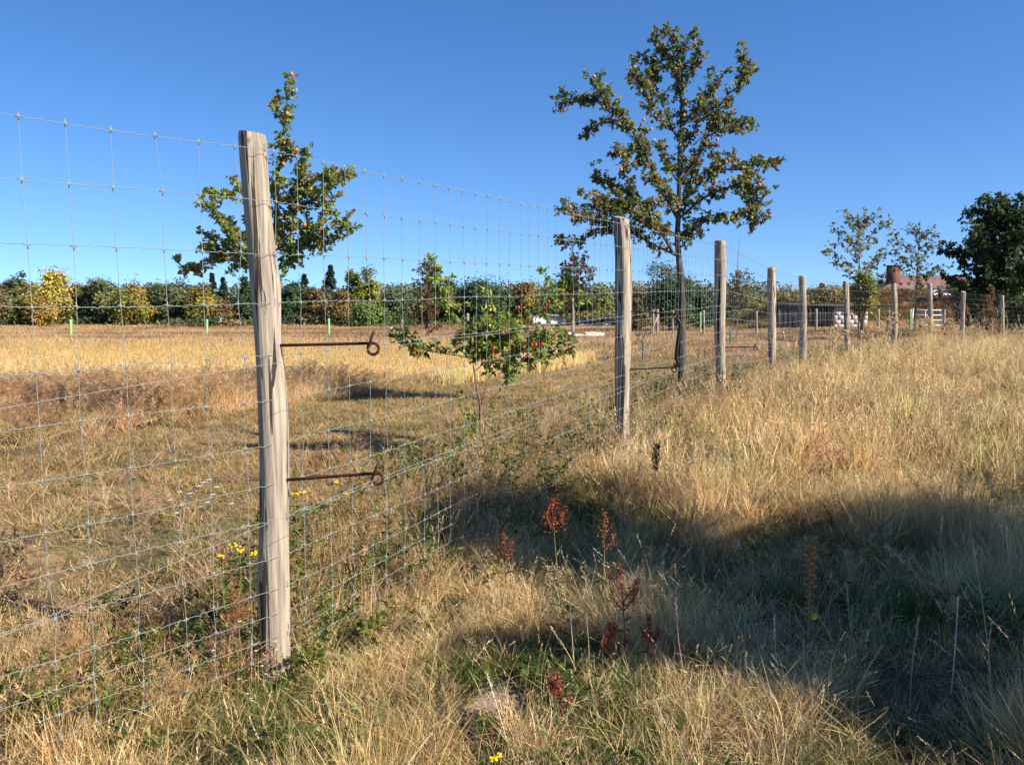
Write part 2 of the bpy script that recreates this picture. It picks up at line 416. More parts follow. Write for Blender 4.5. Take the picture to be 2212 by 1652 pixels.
# smooth electric strands through the rod eyes
def strand(P, r=.0009):
    m = MB(); m.tube(smooth_path(P, 40), r, 4, cap=False); m.build('electric_strand', M['strand'], fence)
def back(e, z): # continue along the fence towards the camera
    d = Vector((FL[0][0] - FL[1][0], FL[0][1] - FL[1][1], 0)).normalized(); v = e + d * 2.6; v.z = z; return v
strand([back(e_top, e_top.z - .2), e_top, e_top2, e_top3]); strand([back(e_low, e_low.z - .42), e_low, e_low2, e_low3, e_low4, e_low5, e_low6])
m = MB(); m.tube(smooth_path([e_top2 + Vector((.0, 0, -.01)), e_top2 + Vector((.035, 0, -.06)), e_top2.lerp(e_low2, .3) + Vector((.03, 0, 0)), e_top2.lerp(e_low2, .75) + Vector((.012, 0, 0)), e_low2 + Vector((.03, 0, .06)), e_low2 + Vector((0, 0, .01))], 24), .016, 7)
tag(m.build('hanging_cable', M['black'], fence, smooth=True))

# ------------------------------------------------------------------ trees
def crown_from_branches(P, tw_mb, lf_mb, density, twig, leaf, cols, weights, per, thick_end=.004, start=.12, droop=.3, size_j=.3):
    """grow twigs and leaf clusters along a smooth branch polyline P (n,3)"""
    seg = np.linalg.norm(np.diff(P, axis=0), axis=1); L = seg.sum(); n = max(2, int(L * density)); cum = np.concatenate([[0], np.cumsum(seg)])
    for k in range(n):
        t = (start + (1 - start) * (k + random.random()) / n) * L; t = min(t, L * .999)
        i = int(np.searchsorted(cum, t)) - 1; i = max(0, min(i, len(P) - 2)); f = (t - cum[i]) / (seg[i] + 1e-9); c = P[i] * (1 - f) + P[i + 1] * f
        d = rvec(1)[0]; d[2] += .25; d /= np.linalg.norm(d); l = twig * random.uniform(.3, 1.2)
        e = c + d * l
        if tw_mb is not None and l > twig * .45: tw_mb.tube([c, e], [.0035, .0015], 3, cap=False)
        m_ = max(2, int(random.gauss(per, per * .35)))
        base = c + np.outer(rng.random(m_) ** .6, d * l) + rng.normal(size=(m_, 3)) * twig * .12
        D = rvec(m_) * .8 + d; D[:, 2] -= droop
        N = rvec(m_); N[:, 2] += .6
        cc = cols[rng.choice(len(cols), p=weights)]
        Ls = leaf * (1 + rng.normal(size=m_) * size_j).clip(.4, 1.8)
        lf_mb.leaves(base, D, N, Ls, Ls * (.42 if .0495 < leaf < .0505 else .68), vary(cc, m_, .22, .08))
def px_tree(name, label, cat, Y, foot, trunk, branches, conv, r0, leaf, cols, weights, density, per, twig, barkmat, depth=.45, fruit=None, foot_z=None, trunk_leaf_from=.45, group=None):
    fx = at(foot[0], foot[1], Y); base = Vector((fx.x, Y, gz(fx.x, Y) - .03))
    root = thing(name, base, label, cat, group)
    wood = MB(); lf = MB()
    tp = [at(*conv(*p), Y) for p in trunk]; tp = [tuple(base)] + [tuple(v) for v in tp]
    tp = smooth_path(tp, 34); tp[:, 1] += np.cumsum(rng.normal(size=34) * .006)
    z0, z1 = tp[0][2], tp[-1][2]; rad = np.interp(tp[:, 2], [z0, z0 + .15, z0 + (z1 - z0) * .35, z1], [r0 * 1.35, r0, r0 * .72, r0 * .07])
    wood.tube(tp, rad, 10)
    crown_from_branches(tp[int(34 * trunk_leaf_from):], wood, lf, density, twig, leaf, cols, weights, per, start=0)
    allp = []
    for b in branches:
        w = [np.array(at(*conv(*p), Y)) for p in b]
        dl = random.uniform(-1, 1) * depth; tot = sum(np.linalg.norm(w[k + 1] - w[k]) for k in range(len(w) - 1)); acc = 0
        # root depth: start from nearest existing wood
        src = tp if not allp else np.concatenate([tp] + allp)
        dd = np.hypot(src[:, 0] - w[0][0], src[:, 2] - w[0][2]); j = int(np.argmin(dd)); y0 = src[j][1]
        pts = []
        for k, q in enumerate(w):
            if k: acc += np.linalg.norm(w[k] - w[k - 1])
            ny = y0 + dl * tot * (acc / tot) ** .9
            s_ = ny / Y; pts.append((q[0] * s_, ny, CZ + (q[2] - CZ) * s_))
        pts[0] = tuple(src[j]) if dd[j] < .25 else pts[0]
        pp = smooth_path(pts, max(8, int(tot * 14))); pp += np.cumsum(rng.normal(size=pp.shape) * .004, axis=0) * (np.linspace(0, 1, len(pp))[:, None])
        allp.append(pp); rb = r0 * min(.45, .16 + .12 * tot)
        wood.tube(pp, np.linspace(rb, .0035, len(pp)), 6)
        crown_from_branches(pp, wood, lf, density, twig, leaf, cols, weights, per, start=.12 if 'apple' not in name else (.5 if pp[0][2] < base.z + .95 else .1))
        for _ in range(int(tot * 5.5) if 'apple' not in name else int(tot * 5)):   # side shoots
            j = random.randint(len(pp) // (4 if 'apple' not in name else 2), len(pp) - 2); d = rvec(1)[0] * .7 + (pp[-1] - pp[0]) / (np.linalg.norm(pp[-1] - pp[0]) + 1e-6) * .6; d[2] += .35
            l = random.uniform(.12, .34) * (Y / 10.8 if Y > 9 else 1); e = smooth_path([pp[j], pp[j] + d * l * .5, pp[j] + d * l + np.array([0, 0, -.02])], 6)
            wood.tube(e, np.linspace(.006, .002, 6), 4, cap=False)
            crown_from_branches(e, None, lf, density * .9, twig * .7, leaf, cols, weights, per, start=.1)
    wood.build('trunk', barkmat, root, smooth=True); lf.build('crown', M['leaf'], root)
    if fruit:
        fm, n, r, pxs = fruit; cand = np.concatenate(allp)
        for k in range(n):
            if k < len(pxs):
                q = at(*conv(*pxs[k]), Y); dd = np.hypot(cand[:, 0] - q.x, cand[:, 2] - q.z); j = int(np.argmin(dd)); yy = cand[j][1] - .08
                s_ = yy / Y; c = Vector((q.x * s_, yy, CZ + (q.z - CZ) * s_))
            else:
                j = random.randint(0, len(cand) - 1); c = Vector(cand[j]) + Vector((random.uniform(-.05, .05), random.uniform(-.08, .02), -.05))
            m = MB(); m.ball(c, r, seg=10, ring=8, sq=(1, 1, 1.15)); m.tube([c + Vector((0, 0, r)), c + Vector((.003, 0, r * 1.8))], .0015, 4)
            m.build('apple' if 'apple' in name else 'pear', M[fm], root, smooth=True)
    return root
cv5 = lambda x, y: ((400 + x / 2.753) / 1.1573, (150 + y / 2.753) / 1.1573)
cv6 = lambda x, y: ((1350 + x / 2.665) / 1.1573, (30 + y / 2.665) / 1.1573)
cv7 = lambda x, y: ((950 + x / 3.06) / 1.1573, (620 + y / 3.06) / 1.1573)
pearcols = [(.13, .15, .04), (.085, .105, .035), (.21, .21, .06), (.26, .13, .05), (.16, .075, .045), (.36, .18, .05)]
px_tree('pear_tree', 'tall slender pear tree with dark trunk and airy spreading crown right of centre', 'tree', 10.8, (1474, 862),
    [(945, 1900), (925, 1652), (915, 1500), (925, 1300), (930, 1000), (945, 700), (950, 450), (960, 270), (1000, 170), (1035, 90)],
    [[(860, 1640), (740, 1540), (600, 1470), (400, 1460), (220, 1540), (120, 1520)], [(890, 1600), (760, 1400), (620, 1330), (480, 1330), (300, 1320), (200, 1360), (140, 1280)],
     [(640, 1470), (480, 1400), (330, 1390), (250, 1400)],
     [(910, 1500), (780, 1400), (650, 1250), (520, 1180), (400, 1120), (350, 1100)], [(910, 1400), (820, 1200), (740, 1030), (700, 940), (620, 780), (540, 680), (440, 580), (380, 470), (350, 440)],
     [(540, 680), (400, 600), (280, 590), (190, 620), (130, 670)], [(640, 800), (480, 740), (380, 760), (310, 820)], [(700, 940), (560, 930), (490, 960)], [(580, 900), (540, 1010)],
     [(930, 900), (860, 760), (740, 680), (720, 560), (700, 500), (640, 450), (590, 420)], [(860, 760), (800, 580), (760, 450), (740, 430)],
     [(945, 600), (900, 400), (860, 300), (800, 200), (780, 160)], [(900, 400), (820, 350), (780, 310)], [(950, 420), (900, 200), (850, 120)], [(950, 520), (1040, 330), (1090, 290)],
     [(930, 1100), (1060, 950), (1120, 800), (1180, 650), (1260, 540), (1340, 470), (1390, 400)], [(1140, 800), (1240, 740), (1330, 720), (1430, 760)], [(1180, 860), (1240, 780), (1310, 800), (1370, 790)],
     [(930, 1300), (1050, 1150), (1180, 1050), (1250, 990), (1330, 980)], [(1180, 1050), (1350, 1050), (1450, 1010), (1540, 1040)], [(940, 1400), (1080, 1250), (1250, 1170), (1400, 1170), (1490, 1160)],
     [(1400, 1170), (1450, 1280), (1500, 1270)], [(1350, 1170), (1400, 1330), (1460, 1390), (1480, 1360)], [(1400, 1330), (1380, 1420)], [(930, 1550), (1050, 1420), (1180, 1360), (1300, 1370)],
     [(960, 1600), (1030, 1480), (1110, 1440)], [(930, 1250), (800, 1150), (760, 1080)], [(930, 1000), (1000, 850), (1100, 600), (1150, 500)], [(940, 800), (1040, 640), (1080, 540)],
     [(930, 1200), (850, 1300), (700, 1280)], [(930, 1150), (840, 1000), (800, 860)], [(930, 1350), (1000, 1150), (1020, 1000)], [(1340, 1060), (1380, 1150), (1350, 1240)], [(930, 1500), (800, 1450), (700, 1400), (560, 1290), (440, 1280), (380, 1250)]],
    cv6, .058, .040, [(a_ * 1.45, b_ * 1.45, c_ * 1.45) for a_, b_, c_ in pearcols], [.35, .27, .22, .09, .05, .02], 50, 11, .105, M['darkbark'], .4,
    ('pear', 14, .020, [(970, 600), (730, 580), (1240, 1000), (1410, 1370), (1180, 850), (960, 690), (740, 780), (540, 1050), (200, 1300), (360, 430), (1370, 440), (780, 1090), (1460, 1150), (690, 720), (140, 680), (710, 1200)]))
px_tree('pear_tree', 'smaller pear tree with green-yellow leaves and upright leader behind the nearest fence post', 'tree', 8.6, (596, 920),
    [(790, 1800), (790, 1652), (785, 1400), (800, 1100), (815, 850), (835, 650), (855, 450), (880, 250), (895, 100)],
    [[(790, 1300), (600, 1250), (480, 1180), (400, 1080), (330, 1030), (250, 1000)], [(790, 1380), (620, 1380), (480, 1370), (380, 1330), (300, 1300)], [(480, 1370), (330, 1400), (200, 1440), (120, 1400)],
     [(430, 1330), (350, 1230), (330, 1180)], [(560, 1380), (480, 1280), (400, 1270)], [(795, 1180), (650, 1000), (560, 900), (480, 930), (450, 950)], [(790, 1420), (640, 1440), (520, 1420)], [(700, 1300), (600, 1220), (540, 1180)],
     [(790, 1350), (680, 1330), (560, 1300), (500, 1240)], [(800, 1250), (900, 1100), (940, 900), (960, 750), (970, 650)], [(930, 950), (1040, 850), (1100, 810), (1200, 790), (1320, 780)], [(960, 900), (1020, 940), (1080, 870)],
     [(900, 1100), (1000, 990), (1120, 1000), (1190, 1060), (1240, 1130), (1230, 1180)], [(800, 1400), (950, 1280), (1050, 1280), (1150, 1240), (1320, 1200)], [(1000, 1200), (1080, 1150), (1110, 1080)],
     [(900, 1200), (960, 1150), (1000, 1180), (1080, 1220)], [(800, 1450), (900, 1380), (1020, 1340)], [(795, 1500), (850, 1530)], [(830, 700), (880, 640), (940, 620)], [(820, 850), (865, 870)],
     [(860, 420), (810, 330), (800, 290)], [(800, 1000), (760, 900), (760, 850)], [(840, 560), (790, 590)], [(850, 450), (815, 380)], [(800, 1350), (880, 1250), (920, 1150)], [(800, 1280), (860, 1150), (900, 980), (890, 900)], [(800, 1200), (850, 1330), (930, 1330)]],
    cv5, .045, .036, [(.27, .33, .07), (.18, .23, .055), (.38, .40, .10), (.42, .28, .08), (.40, .18, .08)], [.38, .27, .2, .1, .05], 66, 10, .08, M['darkbark'], .4,
    ('pear', 9, .020, [(905, 98), (875, 370), (850, 715), (870, 870), (995, 1135), (1115, 1235), (795, 1290), (910, 960), (940, 625), (1170, 820)]), trunk_leaf_from=.4)
px_tree('apple_tree', 'low bushy crab apple with red fruit behind the fence mesh', 'tree', 7.2, (1042, 985),
    [(785, 1600), (770, 1400), (765, 1210), (735, 1050), (710, 860), (720, 760)],
    [[(705, 860), (640, 830), (500, 810), (380, 790), (260, 770), (160, 730), (110, 700)], [(770, 1210), (800, 1100), (830, 1000), (840, 900), (790, 800), (700, 700)],
     [(800, 1560), (800, 1400), (820, 1200), (830, 1170), (900, 1100), (970, 990), (1050, 910), (1150, 850), (1250, 810), (1380, 770), (1450, 740)],
     [(830, 1000), (900, 930), (980, 900), (1060, 800), (1200, 750)], [(705, 860), (740, 700), (650, 620), (580, 560), (520, 450), (440, 300), (390, 180), (350, 120)],
     [(740, 700), (850, 600), (900, 480)], [(900, 930), (950, 750), (1050, 600), (1200, 480), (1350, 420), (1420, 350), (1380, 200), (1400, 150)], [(840, 900), (900, 800), (950, 650)],
     [(785, 1560), (705, 1500), (700, 1300)], [(520, 500), (560, 430), (640, 440)], [(735, 930), (780, 900), (880, 760)], [(1060, 800), (1020, 700), (900, 660)], [(650, 640), (600, 700), (560, 760)], [(1200, 480), (1300, 500), (1400, 500), (1500, 400)],
     [(1050, 600), (1100, 560), (1130, 520)], [(760, 820), (850, 850), (960, 860), (1080, 870)], [(700, 800), (760, 760), (840, 720)], [(1100, 850), (1200, 720), (1320, 700)],
     [(700, 700), (620, 680), (580, 640)], [(740, 700), (760, 600), (800, 560)], [(840, 720), (900, 620), (1000, 560)], [(900, 800), (960, 700), (1000, 640)], [(720, 780), (640, 780), (570, 740)], [(800, 850), (860, 780), (900, 700)],
     [(1000, 800), (1080, 740), (1150, 700)], [(640, 660), (700, 600), (720, 560)], [(730, 820), (800, 760), (860, 700)], [(780, 800), (740, 720), (700, 640)], [(450, 310), (480, 400), (540, 420)], [(500, 810), (430, 740), (400, 700)]],
    cv7, .021, .050, [(.30, .38, .06), (.19, .26, .045), (.44, .48, .10), (.12, .18, .04), (.26, .12, .06)], [.36, .28, .16, .14, .06], 46, 7, .065, M['redbark'], .35,
    ('apple', 20, .0145, [(262, 770), (265, 822), (285, 800), (710, 660), (965, 640), (940, 650), (870, 765), (850, 760), (790, 865), (1060, 455), (1255, 460), (1430, 465), (1290, 410), (1255, 610), (1100, 760), (1190, 740), (1240, 735), (880, 830), (1160, 740), (1440, 460)]), trunk_leaf_from=.8)

def gen_tree(name, label, cat, X, Y, height, crown_w, base_frac, leaf, cols, weights, r0, nb, density, per, twig, barkmat, up=.7, group=None, lean=0):
    base = Vector((X, Y, gz(X, Y) - .05)); root = thing(name, base, label, cat, group); wood = MB(); lf = MB()
    tp = smooth_path([base, base + Vector((lean * .3 + random.uniform(-.05, .05), 0, height * .35)), base + Vector((lean * .6 + random.uniform(-.1, .1), 0, height * .7)), base + Vector((lean, 0, height))], 24)
    wood.tube(tp, np.linspace(r0, r0 * .1, 24), 8)
    crown_from_branches(tp[int(24 * base_frac):], wood, lf, density, twig, leaf, cols, weights, per, start=0)
    for k in range(nb):
        f = base_frac + (1 - base_frac) * (k + random.random()) / nb * .92; c = tp[min(23, int(f * 23))]
        a = k * 2.4 + random.uniform(-.5, .5); w = crown_w / 2 * math.sin(min(1, (1 - f) / (1 - base_frac) * 1.0 + .12) * math.pi * .62) * random.uniform(.7, 1.1)
        d = np.array([math.cos(a), math.sin(a), up]); mid = c + d * w * .5 + np.array([0, 0, -.02]); e = c + d * w * np.array([1, 1, 1.1])
        pp = smooth_path([c, mid, e], 8); wood.tube(pp, np.linspace(r0 * .35, .005, 8), 5, cap=False)
        crown_from_branches(pp, wood, lf, density, twig, leaf, cols, weights, per)
        for _ in range(3):
            j = random.randint(2, 6); dd = rvec(1)[0] + d * .6; q = smooth_path([pp[j], pp[j] + dd * w * .18, pp[j] + dd * w * .38], 5)
            wood.tube(q, np.linspace(r0 * .12, .003, 5), 4, cap=False); crown_from_branches(q, None, lf, density, twig, leaf, cols, weights, per, start=.1)
    wood.build('trunk', barkmat, root, smooth=True); lf.build('crown', M['leaf'], root); return root
def T(px, top, Y, **k):
    q = at(px, top, Y); return q.x, Y, q.z - gz(q.x, Y)
olive = (.10, .10, .03); dgreen = (.022, .04, .016); rustc = (.20, .085, .035); ochre = (.30, .19, .04); straw = (.25, .2, .09)
x, y, h = T(1868, 460, 42); gen_tree('rowan_tree', 'sparse young tree with wispy reddish leaves and see-through crown rising over the sixth post', 'tree', x, y, h, 3.3, .38, .13, [(.20, .21, .07), rustc, (.27, .25, .09)], [.6, .1, .3], .06, 16, 9, 5, .24, M['bark'], lean=-.3)
x, y, h = T(1988, 478, 42); gen_tree('rowan_tree', 'thin young tree with upright twiggy crown in front of the house', 'tree', x, y, h, 2.9, .3, .12, [(.16, .18, .06), (.11, .13, .05), rustc], [.6, .32, .08], .06, 15, 9, 5, .20, M['darkbark'])
x, y, h = T(2176, 428, 46); gen_tree('maple_tree', 'large dark green dense maple at the right edge', 'tree', x, y, h, 5.6, .10, .20, [(.05, .085, .03), (.065, .105, .035), (.09, .13, .045), (.15, .15, .05)], [.45, .3, .18, .07], .16, 46, 9, 10, .42, M['darkbark'], up=.45)
x, y, h = T(1594, 590, 34); gen_tree('young_tree', 'slim sapling with rusty leaves and bare leader right of the third post', 'tree', x, y, h, .95, .5, .09, [rustc, (.16, .12, .04), olive], [.4, .3, .3], .03, 12, 14, 5, .12, M['bark'], up=1.3)
x, y, h = T(1380, 655, 22.5); gen_tree('young_tree', 'tiny green sapling with teal guard right of the second post', 'tree', x, y, h, .45, .35, .06, [olive, (.07, .09, .03)], [.5, .5], .012, 7, 14, 3, .08, M['bark'], up=1.2)
x, y, h = T(925, 563, 50); gen_tree('young_tree', 'orange-brown young tree with bare top twigs behind the crab apple', 'tree', x, y, h, 1.9, .12, .14, [rustc, (.14, .09, .03), olive], [.45, .35, .2], .05, 22, 11, 5, .2, M['bark'], up=.9)
x, y, h = T(1243, 552, 50); gen_tree('young_tree', 'rust-red young tree beside a stake and pale logs', 'tree', x, y, h, 2.2, .38, .16, [rustc, (.16, .08, .04), olive], [.45, .35, .2], .05, 16, 9, 5, .2, M['bark'], up=.8)
x, y, h = T(2143, 618, 38); gen_tree('young_tree', 'narrow orange-leaved sapling before the dark maple', 'tree', x, y, h, .9, .15, .10, [rustc, ochre, (.16, .1, .05)], [.5, .25, .25], .03, 12, 12, 5, .14, M['bark'], up=1.1)
x, y, h = T(2062, 612, 60); gen_tree('young_tree', 'small reddish sapling on the brown bank below the house', 'tree', x, y, h, 1.5, .3, .14, [rustc, olive], [.6, .4], .03, 12, 9, 5, .2, M['bark'], up=1.0)
x, y, h = T(1735, 632, 52); gen_tree('young_tree', 'faint bare young tree above the dark shed', 'tree', x, y, h, 1.6, .35, .1, [rustc, straw], [.6, .4], .03, 10, 4, 3, .2, M['bark'], up=.9)
x, y, h = T(1595, 512, 34)
m = MB(); m.tube(smooth_path([at(1592, 600, 34), at(1594, 560, 34), at(1599, 508, 34)], 6), np.linspace(.018, .006, 6), 5)
ob = [o for o in sc.objects if o.name == 'young_tree'][0]; m.build('leader', M['bark'], ob)

def far_tree(name, label, px, top, wpx, Y, cols, shape='round', base_px=None, n=1500, group=None):
    q = at(px, top, Y); X = q.x; g = gz(X, Y) - .1; h = q.z - g; w = wpx / F * Y * (1.5 if shape == 'cone' else (1.22 if Y > 90 else 1))
    root = thing(name, Vector((X, Y, g)), label, 'tree', group); lf = MB(); wood = MB()
    wood.tube([(X, Y, g), (X + .1, Y, g + h * .45), (X, Y, g + h * .9)], [.03 * h, .02 * h, .01], 6)
    for _ in range(5):
        a = random.uniform(0, 6.28); wood.tube([(X, Y, g + h * .3), (X + math.cos(a) * w * .3, Y + math.sin(a) * w * .3, g + h * .65)], [.012 * h, .01], 4, cap=False)
    ncl = 60 if shape != 'cone' else 46; per = n // ncl
    for k in range(ncl):
        if shape == 'cone':
            f = random.random(); zc = g + h * (.08 + .9 * f); rr = w / 2 * (1 - f) * random.uniform(.5, 1.05); a = k * 2.4
            c = np.array([X + math.cos(a) * rr, Y + math.sin(a) * rr, zc]); sr = .02 * w + .13 * w * (1 - f); sz = sr * .5 + .1
        else:
            u = rvec(1)[0]; r_ = random.random() ** .4; bot = .45 if shape == 'high' else .02
            zc = g + h * (bot + (1 - bot) * .5) + u[2] * r_ * h * (1 - bot) * .47; wz = 1 if shape == 'round' else (.8 if shape == 'column' else 1)
            taper = 1 if u[2] < 0 else (1 - .25 * u[2])
            c = np.array([X + u[0] * r_ * w * .43 * taper * wz, Y + u[1] * r_ * w * .43, zc]); c[0] += w * .1 * math.sin(zc * 2.3 + px); sr = w * random.uniform(.08, .17); sz = sr * .9
        off = rng.normal(size=(per, 3)) * np.array([sr, sr, sz]) * .7
        P = c + off; out = P - np.array([X, Y, g + h * .5]); out /= np.linalg.norm(out, axis=1)[:, None] + 1e-6
        N = out * .9 + rvec(per) * .8 + np.array([0, 0, .35]); D = np.cross(N, rvec(per))
        L = .0019 * Y * (1 + rng.random(per) * .9)
        b_ = max(cols[k % len(cols)]); cc = np.array(cols[k % len(cols)]) * random.uniform(.8, 1.25) * (2.3 if b_ < .1 else (1.45 if b_ < .2 else 1.3))
        lf.leaves(P, D, N, L, L * .8, vary(cc, per, .2, .07), fold=.1)
    wood.build('trunk', M['darkbark'], root); lf.build('crown', M['leaf_far'], root); return root
OL = [(.085, .085, .03), (.06, .07, .025)]; DK = [(.03, .042, .018), (.045, .055, .022)]; DG = [(.02, .036, .014), (.028, .048, .018)]
YE = [(.44, .34, .05), (.38, .30, .06), (.26, .21, .05)]; YG = [(.20, .21, .035), (.15, .17, .03)]; BR = [(.13, .085, .035), (.10, .08, .03)]
OR = [(.17, .11, .04), (.14, .10, .035)]; OC = [(.26, .17, .035), (.20, .14, .03)]; RB = [(.11, .06, .03), (.09, .065, .03)]; CF = [(.016, .028, .018), (.022, .036, .022)]
FT = [
 ('leafy_tree', 'olive-brown tree cut by the left edge of the picture', 2, 612, 60, 108, BR + OL, 'round'),
 ('leafy_tree', 'dark tree whose round head stands above its neighbours at far left', 33, 582, 44, 118, DK, 'round'),
 ('leafy_tree', 'olive tree just left of the bright yellow tree', 62, 612, 62, 112, OL + OC, 'round'),
 ('leafy_tree', 'bright yellow autumn tree, the tallest at far left', 110, 582, 66, 106, YE, 'round'),
 ('leafy_tree', 'low ochre tree at the foot of the bright yellow tree', 82, 640, 56, 102, OC, 'round'),
 ('leafy_tree', 'brownish tree just right of the bright yellow tree', 166, 612, 46, 114, BR, 'round'),
 ('leafy_tree', 'pointed olive tree above the first green tube', 193, 603, 44, 112, OL, 'round'),
 ('leafy_tree', 'dark olive tree with a rusty top between olive and yellow-green trees', 228, 603, 66, 110, DK + OL, 'round'),
 ('leafy_tree', 'broad yellow-green tree between two dark ones', 282, 606, 66, 106, YG + OC, 'round'),
 ('leafy_tree', 'small dark brown topped tree right of the yellow-green tree', 327, 614, 44, 114, RB + DK, 'round'),
 ('leafy_tree', 'wide dark olive tree left of the ochre-green tree', 368, 600, 80, 110, DK + OL, 'round'),
 ('leafy_tree', 'dark green tree tucked behind the ochre-green tree', 408, 618, 44, 116, DG, 'round'),
 ('leafy_tree', 'ochre-green tree above the second green tube', 437, 610, 48, 106, YG + OC, 'round'),
 ('conifer', 'dark spruce left of the small spruce, under the pear tree', 458, 590, 24, 120, CF, 'cone'),
 ('conifer', 'small narrow spruce between spruce and columnar tree', 481, 598, 24, 120, CF, 'cone'),
 ('leafy_tree', 'low red-brown tree above the white beehives', 474, 640, 48, 108, RB, 'round'),
 ('leafy_tree', 'narrow columnar dark tree left of the nearest post', 527, 592, 24, 116, DG, 'column'),
 ('leafy_tree', 'low dark olive tree at the left side of the nearest post', 540, 640, 64, 110, DK, 'round'),
 ('leafy_tree', 'dark green tree at the right side of the nearest post', 628, 604, 52, 116, DG, 'round'),
 ('conifer', 'medium dark spruce right of the nearest post', 657, 592, 34, 118, CF, 'cone'),
 ('leafy_tree', 'orange-brown tree between the two spruces', 683, 622, 56, 108, OR + BR, 'round'),
 ('conifer', 'tallest dark spruce beside the yellow-green trees', 713, 572, 42, 120, CF, 'cone'),
 ('leafy_tree', 'orange tree in front of the tallest spruce', 738, 626, 56, 104, OR, 'round'),
 ('leafy_tree', 'left one of the twin yellow-green trees', 765, 578, 36, 112, YG, 'round'),
 ('leafy_tree', 'right one of the twin yellow-green trees', 796, 576, 48, 110, YG, 'round'),
 ('leafy_tree', 'low green bushy tree under the twin yellow-green trees', 792, 655, 70, 98, [(.10, .13, .03)], 'round'),
 ('leafy_tree', 'grey-green open tree with dark stems right of the twin trees', 856, 616, 74, 112, [(.06, .075, .035), (.05, .065, .03)], 'round'),
 ('leafy_tree', 'olive tree behind the orange-brown young tree', 905, 611, 60, 114, OL, 'round'),
 ('leafy_tree', 'dark green low topped tree left of the big round dark tree', 975, 606, 60, 116, DG, 'round'),
 ('leafy_tree', 'big round dark green tree above the crab apple', 1040, 588, 98, 110, DG, 'round'),
 ('leafy_tree', 'dull rust tree right of the big round dark tree', 1112, 603, 42, 116, OR + RB, 'round'),
 ('leafy_tree', 'ochre orange tree right of the rust tree', 1140, 608, 50, 112, OC + OR, 'round'),
 ('leafy_tree', 'olive tree above the white van', 1185, 622, 70, 114, OL, 'round'),
 ('leafy_tree', 'dark tree behind the rust-red young tree', 1243, 632, 60, 114, DK, 'round'),
 ('leafy_tree', 'light olive tree left of the second post', 1295, 612, 58, 110, YG + OL, 'round'),
 ('leafy_tree', 'orange bushy tree just right of the second post', 1376, 622, 42, 84, OC + OR, 'round'),
 ('leafy_tree', 'large round dark tree behind the pear tree trunk', 1450, 566, 128, 78, DG + DK, 'round'),
 ('leafy_tree', 'small dark green tree right of the large round one', 1516, 606, 52, 82, DG, 'round'),
 ('leafy_tree', 'low dark tree left of the third post', 1540, 648, 50, 108, DK, 'round'),
 ('leafy_tree', 'olive tree behind the slim rusty sapling', 1605, 636, 80, 108, OL, 'round'),
 ('leafy_tree', 'low olive tree left of the fourth post', 1648, 646, 60, 108, OL + BR, 'round'),
 ('conifer', 'small distant spruce over the dark shed', 1776, 610, 22, 118, CF, 'cone'),
 ('leafy_tree', 'green tree between the yellow bush and the house', 1902, 612, 56, 112, [(.045, .07, .022)], 'round'),
 ('leafy_tree', 'yellow-green bushy tree beneath the sparse see-through tree', 1865, 590, 62, 40, [(.14, .15, .025), (.22, .17, .03), (.08, .09, .02)], 'high'),
 ('leafy_tree', 'olive-yellow bush on the bank above the shed left end', 1712, 634, 74, 92, OC + OL, 'round'),
 ('leafy_tree', 'ochre-brown bush on the bank above the pale shed wall', 1790, 632, 80, 92, OC + BR, 'round'),
]
for nm, lb, px, top, w, Y, cols, shp in FT: far_tree(nm, lb, px, top, w, Y, cols, shp, n=9000 if (w > 90 or Y < 60) else 5600)

# undergrowth: one mass of scrub below the trees and a far wood behind them
def mass(name, label, cat, Xs, Ys, hts, cols, size, n, wd_=2.2):
    lf = MB(); k = len(Xs); per = n // k
    for i in range(k):
        g = gz(Xs[i], Ys[i]); P = np.stack([Xs[i] + rng.normal(size=per) * wd_, Ys[i] + rng.normal(size=per) * 1.6, g + rng.random(per) ** .8 * hts[i]], 1)
        N = rvec(per) + np.array([.2, -.5, .5]); D = np.cross(N, rvec(per)); L = size * (1 + rng.random(per))
        lf.leaves(P, D, N, L, L * .8, vary(np.array(cols[rng.integers(len(cols))]) * random.uniform(1.2, 1.9), per, .2, .07), fold=.1)
    tag(lf.build(name, M['leaf_far']), label, cat, kind='stuff')
xs = np.linspace(-85, 40, 90); mass('undergrowth', 'continuous dark scrub at the foot of the distant trees', 'scrub', xs, np.full(90, 108.) + rng.normal(size=90) * 6, .3 + 4.2 * fbm(np.linspace(0, 60, 90), np.zeros(90), 1, 5) ** 2.2, DK + OL + BR + OL, .22, 30000, 1.5)
xs = np.linspace(-85, 50, 70); mass('scrub_belt', 'uneven olive scrub merging behind the distant trees', 'scrub', xs, np.full(70, 122.), 2.6 + 5.0 * fbm(np.linspace(0, 33, 70), np.zeros(70) + 9, 1, 3), OL + BR + DK + [(.12, .11, .045)], .26, 34000, 1.6)
xs = np.linspace(-110, 100, 90); mass('far_wood', 'far wood closing the gaps between the distant trees', 'wood', xs, np.full(90, 150.), 4.2 + 5.5 * fbm(np.linspace(0, 40, 90), np.zeros(90), 1, 7), DK + OL, .32, 44000, 2)

